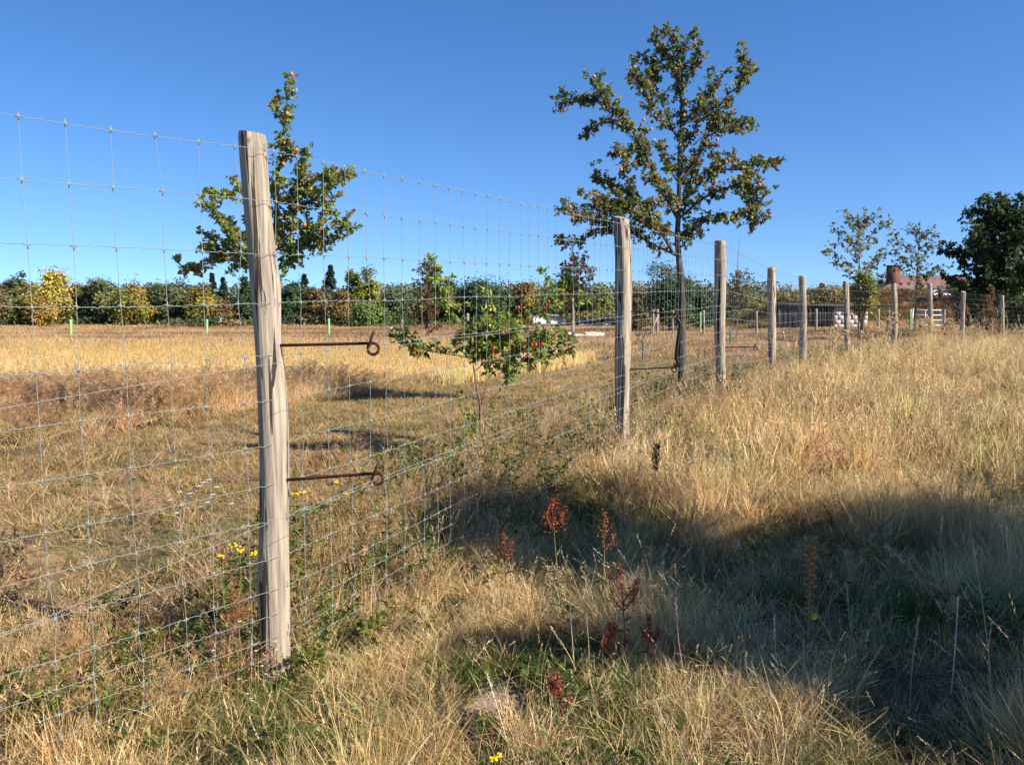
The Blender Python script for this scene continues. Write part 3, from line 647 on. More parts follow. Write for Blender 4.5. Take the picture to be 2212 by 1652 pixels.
# ------------------------------------------------------------------ distant built things
def post_thing(name, label, px, top, bot, Y, wpx, m, group=None, lean=0):
    a = at(px + lean, top, Y); b = at(px, bot, Y); g = gz(b.x, Y); mb = MB()
    mb.tube(smooth_path([(b.x, Y, g - .2), ((a.x + b.x) / 2 + random.uniform(-.02, .02), Y, (a.z + g) / 2), (a.x, Y, a.z)], 8), [wpx / F * Y / 2] * 8, 9)
    o = mb.build(name, m, smooth=True); return tag(o, label, 'post' if 'tube' not in name else 'tree guard', group)
TG = 'light green tree guards in the far field'
post_thing('guard_tube', 'light green tube at the far left of the field', 153, 690, 737, 54, 6, M['tube'], TG)
post_thing('guard_tube', 'light green tube in the field left of the nearest post', 447, 690, 730, 60, 5, M['tube'], TG)
post_thing('guard_tube', 'light green tube in the field right of the nearest post', 710, 688, 730, 60, 5, M['tube'], TG)
post_thing('guard_tube', 'light green tube behind the crab apple', 940, 693, 722, 66, 3, M['tube'], TG)
post_thing('guard_tube', 'light green tube beside a stake left of the third post', 1513, 674, 716, 62, 4, M['tube'], TG)
post_thing('guard_tube', 'pale green tube at the left end of the metal gate', 1967, 668, 712, 64, 4, M['tube'], TG)
post_thing('sapling_guard_tube', 'teal guard round the slim rusty sapling', 1577, 712, 752, 33.8, 4, M['teal'])
post_thing('sapling_guard_tube', 'teal guard round the tiny green sapling', 1388, 733, 782, 22.4, 4, M['teal'])
SG = 'wooden stakes in the far field'; pw = M['post']
for px, t, b, Y, w, ln, lb in [(1237, 645, 728, 49, 6, 0, 'stake beside the rust-red young tree'), (1411, 668, 715, 62, 5, 0, 'left stake of the braced pair'), (1420, 668, 720, 61, 6, 0, 'right stake of the braced pair'),
    (1454, 670, 708, 64, 4, 0, 'thin stake right of the braced pair'), (1520, 670, 720, 60, 5, 0, 'brown stake beside a light green tube'), (1634, 672, 722, 58, 5, 0, 'stake right of the third post'),
    (1763, 667, 712, 72, 6, 0, 'pale stake in front of the dark shed'), (1897, 668, 712, 60, 6, 0, 'stake between the sixth and seventh posts'), (1916, 670, 708, 62, 5, 4, 'bent stake left of the seventh post'),
    (2039, 665, 715, 64, 7, 0, 'thick stake at the right end of the metal gate'), (2067, 668, 706, 66, 5, 3, 'leaning pale stake right of the metal gate'), (2142, 670, 712, 58, 5, 0, 'stake near the dark maple'),
    (1010, 677, 700, 90, 7, 0, 'pale stake seen through the crab apple'), (868, 690, 715, 75, 3, 0, 'thin stake right of the white board'), (390, 706, 728, 62, 3, 0, 'short faint stake in the left field')]:
    post_thing('field_stake', lb, px, t, b, Y, w, pw, SG, ln)
a, b = at(1423, 680, 60.5), at(1403, 722, 60); m = MB(); m.tube([b, a], .07, 7); tag(m.build('brace_pole', pw), 'slanting pole bracing a stake pair', 'pole')
# white board on a stake
r = at(848, 716, 60); rt = thing('board_sign', Vector((r.x, 60, gz(r.x, 60))), 'small blank white board standing in the field', 'sign')
m = MB(); z = at(848, 712, 60).z; m.box((r.x, 59.97, z), (.45, .03, .33)); m.build('board', M['white'], rt); m = MB(); m.tube([(r.x, 60, gz(r.x, 60) - .1), (r.x, 60, z)], .03, 6); m.build('leg', pw, rt)
# beehives
for k, px in enumerate((465, 477)):
    q = at(px, 700, 100); g = gz(q.x, 100); rt = thing('beehive', Vector((q.x, 100, g)), ('left' if k == 0 else 'right') + ' one of two small white hives at the wood edge', 'beehive', 'white hives at the wood edge')
    z = at(px, 692, 100).z; m = MB(); m.box((q.x, 100, z), (.5, .5, .5)); m.build('body', M['white'], rt); m = MB(); m.box((q.x, 100, z + .3), (.58, .58, .08)); m.build('lid', mat('hive_lid', (.35, .35, .35)), rt)
    m = MB(); m.box((q.x, 100, (g + z - .25) / 2), (.45, .45, max(.1, z - .25 - g))); m.build('stand', M['bark'], rt)
# logs
lgm = mat('pale_log', (.55, .45, .36), .85, noise=((.3, .22, .17), 5, .45, .65), bump=.5, stretch=(.3, 1, 1))
for k, (p0, p1, rr, lb) in enumerate([((1238, 727), (1302, 729), .17, 'thick pale log lying in the grass beside a stake'), ((1262, 722), (1304, 723), .13, 'upper thinner pale log resting on the thick one'), ((1226, 720), (1240, 724), .09, 'short pale branch at the left end of the logs')]):
    a, b = at(*p0, 49.6), at(*p1, 49.6 + .3 * k); m = MB(); m.tube(smooth_path([a, (a + b) / 2 + Vector((0, 0, .03)), b], 8), [rr * f for f in (1, 1.06, .95, 1.03, .98, .94, 1, .9)], 12); tag(m.build('log', lgm, smooth=True), lb, 'log', 'pale logs by the stake')
# vehicles far behind
def vehicle(name, label, cat, px, top, bot, Y, L, col, van=False, glass=(.02, .025, .03), rz=0.):
    q = at(px, bot, Y); g = q.z; h = at(px, top, Y).z - g; rt = thing(name, Vector((q.x, Y, g)), label, cat)
    x0 = q.x - L / 2; w = 1.75
    prof = ([(0, .25), (0, .62), (.04, .9), (.1, 1), (.78, 1), (.9, .58), (1, .5), (1, .2)] if van else [(0, .22), (0, .55), (.06, .62), (.2, .97), (.5, 1), (.7, .66), (.97, .55), (1, .4), (1, .2)])
    V = []; n = len(prof)
    for sy, k in ((-1, 1), (1, 1)):
        for a, z in prof: V.append((x0 + a * L, Y + sy * w / 2 * (1 if z < .6 else .88), g + z * h))
    m = MB(); m.add(V, [(i, (i + 1) % n, n + (i + 1) % n, n + i) for i in range(n)])
    for off, rev in ((0, 0), (n, 1)):
        f = list(range(off, off + n)); m.f.append(np.array([f[::-1] if rev else f]))
    pm = mat(name + '_paint', col, .3); m.build('body', pm, rt)
    gm = bpy.data.materials.get('car_glass') or mat('car_glass', glass, .1)
    m = MB(); a0, a1 = (.62, .80) if van else (.2, .62); z0, z1 = .62, .92
    m.add([(x0 + a0 * L, Y - w / 2 * .94, g + z0 * h), (x0 + a1 * L, Y - w / 2 * .94, g + z0 * h), (x0 + (a1 - .08) * L, Y - w / 2 * .90, g + z1 * h), (x0 + (a0 + .04) * L, Y - w / 2 * .90, g + z1 * h)], [(0, 1, 2, 3)]); m.build('side_window', gm, rt)
    for a in (.18, .8):
        m = MB(); m.tube([(x0 + a * L, Y - w / 2 - .02, g + .31), (x0 + a * L, Y - w / 2 + .2, g + .31)], .31, 14); m.build('wheel', M['black'], rt)
        m = MB(); m.tube([(x0 + a * L, Y + w / 2 + .02, g + .31), (x0 + a * L, Y + w / 2 - .2, g + .31)], .31, 14); m.build('wheel', M['black'], rt)
vehicle('parked_van', 'white van parked at the wood edge behind the crab apple', 'van', 1187, 681, 704, 104, 2.6 * 1.6, (.75, .76, .78), True)
vehicle('parked_car', 'dark blue car parked right of the white van', 'car', 1272, 690, 706, 100, 4.0, (.02, .03, .05))
vehicle('parked_car', 'black car parked just left of the second post', 'car', 1322, 688, 706, 98, 4.0, (.015, .018, .02))
vehicle('parked_car', 'white car on the bank with only its roof showing before the house', 'car', 2050, 626, 640, 90, 4.2, (.75, .77, .8))
# shed
def shed():
    Y = 80; x0, x1, x2 = at(1682, 690, Y).x, at(1800, 690, Y).x, at(1874, 690, Y).x; zb = at(1740, 717, Y).z; g = gz((x0 + x2) / 2, Y) - .3; zt = at(1740, 662, Y).z
    rt = thing('animal_shed', Vector(((x0 + x2) / 2, Y + 1.5, g)), 'low shed with dark open front, pale end wall and flat roof', 'shed')
    dm = mat('dark_cladding', (.022, .024, .034), .8, noise=((.012, .013, .018), 9, .4, .6), stretch=(3, 3, .1)); pk = mat('pale_block_wall', (.50, .42, .38), .9, noise=((.38, .33, .30), 4, .4, .7))
    m = MB(); n = 22
    for k in range(n): m.box((x0 + (k + .5) * (x1 - x0) / n, Y + .06 * (k % 2), (g + zt) / 2), ((x1 - x0) / n - .012, .05, zt - g))
    m.box(((x0 + x1) / 2, Y + 3, (g + zt) / 2), (x1 - x0, .08, zt - g)); m.build('cladding_wall', dm, rt)
    m = MB(); hh = (zt - g) / 6
    for k in range(6):
        nb = 5
        for j in range(nb + (k % 2)):
            wj = (x2 - x1 - .1) / nb; xa = x1 + .08 + (j - .5 * (k % 2)) * wj; xb = min(xa + wj - .01, x2); xa = max(xa, x1 + .08); m.box(((xa + xb) / 2, Y + .05, g + (k + .5) * hh), (xb - xa, .12, hh - .01))
    m.box(((x1 + x2) / 2 + .02, Y + .075, (g + zt) / 2), (x2 - x1 - .14, .13, zt - g - .02))
    m.box((x2 - .05, Y + 1.5, (g + zt) / 2), (.12, 2.9, zt - g)); m.build('block_wall', pk, rt)
    m = MB(); m.box(((x0 + x2) / 2, Y + 1.4, zt + .07), (x2 - x0 + .5, 3.6, .13), rz=.0); m.build('roof', mat('shed_roof', (.05, .035, .03), .8), rt)
    for k in range(3):
        m = MB(); m.box((x0 + (k) * (x1 - x0) / 2.0, Y - .12, (g + zt) / 2), (.1, .1, zt - g)); m.build('corner_post', mat('shed_post', (.10, .09, .09)), rt)
shed()
def gate():
    Y = 64; x0, x1 = at(1971, 690, Y).x, at(2036, 690, Y).x; zb, zt = at(2000, 713, Y).z, at(2000, 670, Y).z
    rt = thing('field_gate', Vector(((x0 + x1) / 2, Y, gz(x0, Y))), 'galvanised tubular metal field gate with five rails', 'gate'); gm = mat('gate_steel', (.62, .66, .68), .4, metal=.3)
    for k in range(5):
        z = zb + (zt - zb) * k / 4; m = MB(); m.tube([(x0, Y, z), (x1, Y, z)], .045, 8); m.build('rail', gm, rt)
    for f in (0, .42, 1):
        m = MB(); xx = x0 + (x1 - x0) * f; m.tube([(xx, Y, zb - .05), (xx, Y, zt + (.12 if f != .42 else .02))], .05 if f != .42 else .035, 8); m.build('upright', gm, rt)
gate()
def house():
    Y = 116; x0, x1 = at(1905, 600, Y).x, at(2160, 600, Y).x; zt = at(2000, 594, Y).z; ze = at(2000, 630, Y).z; g = gz(x0, Y) - .5
    rt = thing('farm_house', Vector(((x0 + x1) / 2, Y + 4, g)), 'low house with broad brown tiled hipped roof and brick chimney behind the bank', 'house')
    wall = mat('house_wall', (.30, .24, .20), .9, noise=((.22, .17, .14), 5, .4, .6)); rf = mat('brown_tiles', (.27, .155, .13), .8, noise=((.20, .115, .10), 1.6, .35, .65), bump=.3)
    m = MB(); m.box(((x0 + x1) / 2, Y + 4.2, (g + ze) / 2), (x1 - x0 - 1.2, 7, ze - g)); m.build('wall', wall, rt)
    n = 26; m = MB(); lx = x0 + 4.5
    V = [(x0 - .3, Y, ze), (x1 + .3, Y, ze), (x1 - 3, Y + 4.2, zt), (lx, Y + 4.2, zt), (x0 - .3, Y + 8.4, ze), (x1 + .3, Y + 8.4, ze)]
    m.add(V, [(0, 1, 2, 3), (5, 4, 3, 2)]); m.add(V, [(0, 3, 4), (1, 5, 2)]); m.add([(x0 - .3, Y, ze - .18), (x1 + .3, Y, ze - .18), (x1 + .3, Y, ze - .005), (x0 - .3, Y, ze - .005), (x0 - .3, Y + 8.4, ze - .18), (x1 + .3, Y + 8.4, ze - .18)], [(0, 1, 2, 3), (0, 4, 5, 1)])
    r_ = m.build('roof', rf, rt)
    cx = at(1948, 600, Y).x; zc = at(1948, 574, Y).z; m = MB(); m.box((cx, Y + 2.6, (zc + ze) / 2), (1.55, 1.2, zc - ze)); m.box((cx, Y + 2.6, zc + .06), (1.75, 1.4, .12))
    m.build('chimney', mat('red_brick', (.13, .055, .045), .9, noise=((.19, .08, .065), 12, .4, .6)), r_)
    for f in (.2, .38, .56, .74):
        wx = x0 + (x1 - x0) * f; fr = MB(); fr.box((wx, Y + .68, ze - .75), (1.1, .06, 1.0)); w_ = fr.build('window', M['white'], rt)
        pn = MB(); pn.box((wx, Y + .64, ze - .75), (.94, .03, .84)); pn.build('pane', bpy.data.materials['car_glass'], w_)
house()

# ------------------------------------------------------------------ grass tufts
protos = bpy.data.collections.new('tuft_sources')
def strip(m, base, dirv, L, w, bend, col, tipcol=None, seg=4):
    """curved blade as a ribbon"""
    d = np.array(dirv, float); d /= np.linalg.norm(d); side = np.array([-d[1], d[0], 0.]) ; nn_ = np.linalg.norm(side)
    side = side / nn_ if nn_ > .05 else np.array([1., 0, 0]); a = random.uniform(-1.2, 1.2); h = np.cross(d, side); side = side * math.cos(a) + h * math.sin(a)
    p = np.array(base, float); V = []; C = []; tipcol = col if tipcol is None else tipcol
    for k in range(seg + 1):
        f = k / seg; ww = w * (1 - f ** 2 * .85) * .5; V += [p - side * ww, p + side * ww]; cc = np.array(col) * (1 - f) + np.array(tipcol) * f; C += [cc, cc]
        d = d + np.array(bend) * (1.0 / seg); d /= np.linalg.norm(d); p = p + d * L / seg
    m.add(V, [(2 * k, 2 * k + 1, 2 * k + 3, 2 * k + 2) for k in range(seg)], C); return p, d
def bendv(b):
    a = random.uniform(0, 6.28); return (math.cos(a) * b, math.sin(a) * b, -b * .5)
def tuft(name, n, h, rad, w, cols, spread=.35, bend=.7, heads=0, headcol=None, seg=4, flat=0):
    m = MB()
    for k in range(n):
        a = random.uniform(0, 6.28); r = rad * math.sqrt(random.random()); b = (math.cos(a) * r, math.sin(a) * r, -.02)
        L = h * random.uniform(.45, 1.1) * (1 - flat * random.random()); c = np.array(random.choice(cols)) * random.uniform(.75, 1.2)
        d = (math.cos(a) * spread * random.random() + random.gauss(0, spread * .5), math.sin(a) * spread * random.random() + random.gauss(0, spread * .5), 1)
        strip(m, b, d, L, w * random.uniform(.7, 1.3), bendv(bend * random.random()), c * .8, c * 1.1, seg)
    for k in range(heads):
        a = random.uniform(0, 6.28); r = rad * random.random(); c = np.array(headcol) * random.uniform(.8, 1.15)
        p, d = strip(m, (math.cos(a) * r, math.sin(a) * r, 0), (random.gauss(0, .12), random.gauss(0, .12), 1), h * random.uniform(1.0, 1.5), w * .7, bendv(.35), c * .8, c, 5)
        for q in range(14):
            pp = p - d * random.uniform(0, .09); strip(m, pp, d + rvec(1)[0] * .35, random.uniform(.008, .018), w * 1.1, (0, 0, 0), c, c, 1)
    o = m.build(name, M['blade'], link=False); protos.objects.link(o); return o
S1 = [(.74, .55, .29), (.66, .48, .25), (.80, .62, .35), (.58, .42, .22), (.48, .38, .17)]
S2 = S1 + [(.16, .18, .05), (.22, .21, .07)]
GR = [(.08, .12, .025), (.12, .15, .035), (.05, .08, .02), (.17, .18, .05)]
PROT = {}
def mk(key, cnt, fn):
    PROT[key] = [len(protos.objects) + k for k in range(cnt)]
    for k in range(cnt): fn('t%03d_%s' % (len(protos.objects), key))
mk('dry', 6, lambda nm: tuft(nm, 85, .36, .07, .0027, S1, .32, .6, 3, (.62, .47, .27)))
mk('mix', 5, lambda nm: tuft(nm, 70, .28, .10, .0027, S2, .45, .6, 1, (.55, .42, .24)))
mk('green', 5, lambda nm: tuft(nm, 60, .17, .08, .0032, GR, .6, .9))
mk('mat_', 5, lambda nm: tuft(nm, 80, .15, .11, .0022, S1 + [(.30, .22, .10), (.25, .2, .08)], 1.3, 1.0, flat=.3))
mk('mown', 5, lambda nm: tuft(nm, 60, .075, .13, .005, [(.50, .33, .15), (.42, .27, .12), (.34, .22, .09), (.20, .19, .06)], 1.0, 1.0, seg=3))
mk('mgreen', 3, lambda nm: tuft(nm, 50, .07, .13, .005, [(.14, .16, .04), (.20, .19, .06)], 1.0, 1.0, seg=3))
BW = [(.44, .28, .15), (.34, .21, .11), (.52, .36, .19), (.26, .17, .09)]
def weed(nm):
    m = MB()
    for k in range(7):
        c = np.array(random.choice(BW)); a = random.uniform(0, 6.28)
        p, d = strip(m, (math.cos(a) * .05, math.sin(a) * .05, 0), (random.gauss(0, .2), random.gauss(0, .2), 1), random.uniform(.25, .5), .003, bendv(.2), c, c, 4)
        for q in range(48):
            f = random.random(); pp = p - d * f * .26 + rvec(1)[0] * .01; strip(m, pp, d * .8 + rvec(1)[0], random.uniform(.015, .04), .0035, bendv(.4), c * random.uniform(.7, 1.3), c, 2)
    for k in range(22):
        c = np.array(random.choice(S1)); strip(m, (random.gauss(0, .05), random.gauss(0, .05), 0), (random.gauss(0, .3), random.gauss(0, .3), 1), random.uniform(.15, .35), .004, bendv(.7), c * .8, c, 3)
    o = m.build(nm, M['blade'], link=False); protos.objects.link(o)
mk('weed', 5, weed)
def herb(nm):
    m = MB()
    for k in range(5):
        a = random.uniform(0, 6.28); c0 = np.array((.10, .11, .03))
        p, d = strip(m, (math.cos(a) * .06, math.sin(a) * .06, 0), (random.gauss(0, .25), random.gauss(0, .25), 1), random.uniform(.2, .42), .004, bendv(.2), c0, c0, 4)
        n = 22; f = rng.random(n)[:, None]; P = p - d * f * .30; D = rvec(n); D[:, 2] += .3
        C = vary(random.choice([(.07, .11, .025), (.11, .15, .03), (.16, .17, .04)]), n, .25); L = rng.uniform(.025, .055, n); m.leaves(P, D, rvec(n) + np.array([0, 0, 1]), L, L * .35, C)
    o = m.build(nm, M['blade'], link=False); protos.objects.link(o)
mk('herb', 4, herb)
def rosette(nm):
    m = MB(); n = random.randint(9, 15); cset = [(.10, .16, .03), (.16, .20, .04), (.06, .11, .02)]
    for k in range(n):
        a = k * 2.4; el = random.uniform(.3, 1.1); d = np.array([math.cos(a), math.sin(a), el]); c = np.array(random.choice(cset)) * random.uniform(.8, 1.2)
        L = random.uniform(.05, .12); b = np.array([0, 0, .01]) + d * .03
        V = []; C = []; s_ = np.array([-math.sin(a), math.cos(a), 0]); p = b; dd = d / np.linalg.norm(d); Wl = L * random.uniform(.35, .5)
        for q, wq in enumerate((.1, .7, 1, .85, .45, .05)):
            wave = .12 * Wl * (1 if q % 2 else -1); V += [p - s_ * Wl * wq * .5 + (0, 0, wave), p, p + s_ * Wl * wq * .5 + (0, 0, wave)]; C += [c, c * 1.25, c]
            dd = dd + np.array([0, 0, -.28]); dd /= np.linalg.norm(dd); p = p + dd * L / 5
        m.add(V, [(3 * q + e, 3 * q + 1 + e, 3 * q + 4 + e, 3 * q + 3 + e) for q in range(5) for e in (0, 1)], C)
    o = m.build(nm, M['blade'], link=False); protos.objects.link(o)
mk('rosette', 4, rosette)
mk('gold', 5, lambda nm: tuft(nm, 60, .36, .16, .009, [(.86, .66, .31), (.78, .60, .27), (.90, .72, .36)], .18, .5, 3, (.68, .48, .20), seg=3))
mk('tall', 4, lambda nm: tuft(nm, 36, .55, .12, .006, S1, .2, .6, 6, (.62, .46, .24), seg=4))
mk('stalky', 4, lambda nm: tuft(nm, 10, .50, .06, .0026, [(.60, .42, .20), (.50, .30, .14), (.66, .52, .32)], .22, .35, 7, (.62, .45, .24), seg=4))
S3 = S1 + [(.30, .22, .10), (.36, .24, .11), (.22, .20, .07), (.86, .68, .40)]
mk('drymid', 6, lambda nm: tuft(nm, 44, .36, .10, .0075, S3, .38, .6, 2, (.70, .52, .28)))
mk('mixmid', 4, lambda nm: tuft(nm, 36, .26, .12, .0075, S3 + [(.16, .19, .05), (.22, .22, .07), (.12, .14, .04)], .5, .7))
mk('heath', 4, lambda nm: tuft(nm, 50, .32, .35, .03, [(.36, .23, .12), (.27, .17, .10), (.42, .29, .15), (.22, .16, .08)], .4, .6, seg=2))
mk('farpale', 3, lambda nm: tuft(nm, 50, .34, .35, .03, [(.52, .37, .19), (.45, .32, .16)], .4, .6, seg=2))
mk('scrub', 4, lambda nm: tuft(nm, 60, .9, .5, .10, [(.26, .15, .06), (.20, .13, .05), (.14, .12, .04), (.32, .2, .08)], .5, .5, seg=2))

def gn_scatter():
    ng = bpy.data.node_groups.new('scatter_tufts', 'GeometryNodeTree')
    ng.interface.new_socket('Geometry', in_out='INPUT', socket_type='NodeSocketGeometry'); ng.interface.new_socket('Geometry', in_out='OUTPUT', socket_type='NodeSocketGeometry')
    gi = ng.nodes.new('NodeGroupInput'); go = ng.nodes.new('NodeGroupOutput'); ip = ng.nodes.new('GeometryNodeInstanceOnPoints'); ci = ng.nodes.new('GeometryNodeCollectionInfo')
    ci.inputs[0].default_value = protos; ci.inputs['Separate Children'].default_value = True; ci.inputs['Reset Children'].default_value = True
    ng.links.new(gi.outputs[0], ip.inputs['Points']); ng.links.new(ci.outputs[0], ip.inputs['Instance']); ip.inputs['Pick Instance'].default_value = True
    def attr(nm, ty, sock):
        a = ng.nodes.new('GeometryNodeInputNamedAttribute'); a.data_type = ty; a.inputs[0].default_value = nm
        ng.links.new([o for o in a.outputs if o.enabled and o.name == 'Attribute'][0], ip.inputs[sock])
    attr('idx', 'INT', 'Instance Index'); attr('rot', 'FLOAT_VECTOR', 'Rotation'); attr('scl', 'FLOAT_VECTOR', 'Scale')
    ng.links.new(ip.outputs[0], go.inputs[0]); return ng
NG = gn_scatter()
def scatter(name, label, cat, X, Y, key, sxy, sz, tint, zoff=0.0, lean=.12, lx=0., ly=0.):
    n = len(X)
    if n == 0: return
    me = bpy.data.meshes.new(name); Z = ground_z(X, Y) + zoff
    me.vertices.add(n); me.vertices.foreach_set('co', np.stack([X, Y, Z], 1).astype(np.float32).ravel())
    keys = key if isinstance(key, np.ndarray) else np.full(n, key, dtype=object)
    idx = np.zeros(n, np.int32)
    for k in set(keys.tolist()): mk_ = keys == k; idx[mk_] = rng.choice(PROT[k], mk_.sum())
    rot = np.stack([rng.normal(size=n) * lean + lx, rng.normal(size=n) * lean + ly, rng.uniform(-3.14, 3.14, n)], 1)
    scl = np.stack([sxy, sxy, sz], 1)
    a = me.attributes.new('idx', 'INT', 'POINT'); a.data.foreach_set('value', idx)
    a = me.attributes.new('rot', 'FLOAT_VECTOR', 'POINT'); a.data.foreach_set('vector', rot.astype(np.float32).ravel())
    a = me.attributes.new('scl', 'FLOAT_VECTOR', 'POINT'); a.data.foreach_set('vector', scl.astype(np.float32).ravel())
    a = me.attributes.new('tint', 'FLOAT_COLOR', 'POINT'); a.data.foreach_set('color', np.concatenate([np.clip(tint, 0, 3), np.ones((n, 1))], 1).astype(np.float32).ravel())
    o = bpy.data.objects.new(name, me); sc.collection.objects.link(o); md = o.modifiers.new('tufts', 'NODES'); md.node_group = NG
    return tag(o, label, cat, kind='stuff')
def region(y0, y1, dens, xmin=None, xmax=None, pad=.8):
    """random points in the view wedge between two distances"""
    area = (y1 - y0) * ((y0 + y1) * .62 + 2 * pad); n = int(area * dens); Y = rng.uniform(y0, y1, n * 2); hw = Y * .62 + pad; keep = rng.random(n * 2) < hw / hw.max()
    Y = Y[keep]; X = rng.uniform(-1, 1, len(Y)) * (Y * .62 + pad); return X, Y
def jit(n, base=(1, 1, 1), v=.14, h=.05):
    return np.array(base)[None, :] * (1 + rng.normal(size=(n, 1)) * v) * (1 + rng.normal(size=(n, 3)) * h)

# --- our side: tall dry grass
def ours():
    A = [region(1.7, 3.2, 130), region(3.2, 6, 105), region(6, 10, 66), region(10, 17, 36), region(17, 30, 17), region(30, 46, 8)]
    X = np.concatenate([a[0] for a in A]); Y = np.concatenate([a[1] for a in A]); o = fence_off(X, Y); m = o < -.02; X, Y, o = X[m], Y[m], o[m]
    n = len(X); big = fbm(X, Y, 1.5, 101); f2 = fbm(X, Y, .55, 102); gp = fbm(X, Y, 1.1, 103, 2)
    bare = np.exp(-(((X + 0.02) / .22) ** 2 + ((Y - 3.07) / .22) ** 2))
    near = np.clip((5.0 - Y) / 2.5, 0, 1); gm_ = .6 * np.exp(-(((X - .15) / .55) ** 2 + ((Y - 3.25) / .4) ** 2)) + .6 * np.exp(-(((X + .7) / .35) ** 2 + ((Y - 2.55) / .25) ** 2)) + .35 * np.exp(-(((X - 1.2) / 1.2) ** 2 + ((Y - 4.6) / .7) ** 2)) - .1
    greenp = np.clip((gp - .45) * 6 + gm_ - .1, 0, .85) * np.clip(1.25 - (Y - 8) / 20, .35, 1)
    u = rng.random(n); key = np.where(u < greenp, 'mix', 'dry').astype(object); key[(u < greenp * .25)] = 'green'
    tallp = np.clip((Y - 14) / 10, 0, 1) * .25; key[rng.random(n) < tallp] = 'tall'
    mt = (rng.random(n) < .25) & (Y < 12); key[mt] = 'mat_'
    hh = (.55 + .9 * big) * (.8 + .5 * f2) * np.clip(.55 + (-o) * .9, .45, 1.0) * (1 - .45 * near * (gp > .45))
    hh *= 1 - .42 * np.exp(-(((X - .9) / 1.5) ** 4 + ((Y - 4.2) / 1.2) ** 4)); edge = np.clip((-o - .0) / .5, 0, 1); hh *= np.where(Y < 4.5, .75 + .25 * edge, 1)
    hh *= np.interp(Y, [0, 5, 13, 40], [.78, .85, .95, .8]); cp = np.clip((fbm(X, Y, .75, 106, 2) - .38) * 5, 0, 1); hh *= (.5 + .65 * cp)
    lowk = (rng.random(n) > cp * .85 + .12) & (key != 'green'); key[lowk & (rng.random(n) < .6)] = 'mix'; key[lowk & (rng.random(n) < .3)] = 'mat_'; key = key.astype(object); _ = (0)
    f3 = fbm(X, Y, .28, 104); hh *= .62 + .76 * f3; cl = fbm(X, Y, .42, 105)
    key[(rng.random(n) < .055) & (Y < 18) & (Y > 3.6)] = 'weed'; key[(rng.random(n) < .05) & (Y < 16)] = 'stalky'
    sxy = (.85 + .4 * f2) * np.interp(Y, [0, 5, 8, 20, 45], [1, 1.1, 1.2, 1.8, 3.0])
    mid = rng.random(n) < np.clip((Y - 4.8) / 2.5, 0, 1); key[mid & (key == 'dry')] = 'drymid'; key[mid & ((key == 'mix') | (key == 'mat_'))] = 'mixmid'
    k = (rng.random(n) > bare * 1.6) & (rng.random(n) < .45 + 1.3 * np.clip(cl - .3, 0, 1)) 
    t = jit(n, v=.2, h=.06) * (.76 + .56 * fbm(X, Y, 1.6, 107))[:, None]; pk = fbm(X, Y, .8, 109)[:, None]; t = t * (1 + (pk - .5) * np.array([[.08, 0, -.08]])) * np.where((cp < .4)[:, None], np.array([[.93, .92, .78]]), np.array([[1.08, 1.08, 1.08]]))
    scatter('dry_grass', 'tall straw-coloured dry grass on the near side of the fence', 'grass', X[k], Y[k], key[k], sxy[k], hh[k].clip(.22, 2), t[k] * np.array([[.98, .955, .87]]), lean=.24, lx=(fbm(X, Y, .9, 115)[k] - .5) * 1.3, ly=(fbm(X, Y, .9, 118)[k] - .5) * 1.3)
    # green undergrowth
    A = [region(1.7, 4, 90), region(4, 8, 40), region(8, 14, 14)]; X = np.concatenate([a[0] for a in A]); Y = np.concatenate([a[1] for a in A]); o = fence_off(X, Y)
    gp = fbm(X, Y, 1.1, 103, 2); bare = np.exp(-(((X + 0.02) / .26) ** 2 + ((Y - 3.07) / .26) ** 2)); m = (o < .1) & (rng.random(len(X)) < np.clip((gp - .50) * 4 + .9 * np.exp(-(((X - .15) / .55) ** 2 + ((Y - 3.25) / .4) ** 2)) + .9 * np.exp(-(((X + .7) / .35) ** 2 + ((Y - 2.55) / .25) ** 2)), .07, 1) * (1 - bare) * np.where((X > .5) & (Y < 3.7), .2, 1)); X, Y = X[m], Y[m]; n = len(X)
    key = np.where(rng.random(n) < .84, 'green', 'herb').astype(object); key[(rng.random(n) < .14) & (Y < 5)] = 'rosette'
    scatter('green_undergrowth', 'short green grass and herbs growing among the dry grass', 'grass', X, Y, key, np.full(n, 1.0) * rng.uniform(.8, 1.3, n), rng.uniform(.7, 1.3, n) * np.where(key == 'herb', .42, 1), jit(n, v=.2), lean=.2)
ours()
# --- strip of weeds right behind the fence
def strip_weeds():
    A = [region(2, 6, 70), region(6, 12, 42), region(12, 24, 18), region(24, 42, 8)]; X = np.concatenate([a[0] for a in A]); Y = np.concatenate([a[1] for a in A]); o = fence_off(X, Y)
    wdt = .75 + .7 * fbm(X, Y, 1.4, 120); m = (o > -.1) & (o < wdt); X, Y, o = X[m], Y[m], o[m]; n = len(X); u = rng.random(n); a = fbm(X, Y, .7, 121)
    key = np.where(u < .17, 'herb', np.where(u < .42, 'weed', np.where(u < .7, 'mix', 'dry'))).astype(object)
    hh = (.55 + .75 * a) * np.where(key == 'weed', .75, 1) * np.interp(Y, [2, 4, 7], [.75, .85, 1.0])
    scatter('fence_weeds', 'mixed green and brown weeds growing along the field side of the fence', 'weeds', X, Y, key, np.interp(Y, [0, 8, 40], [1, 1.1, 2.6]) * rng.uniform(.8, 1.2, n), hh, jit(n, (1.05, 1.0, .9), .2))
strip_weeds()
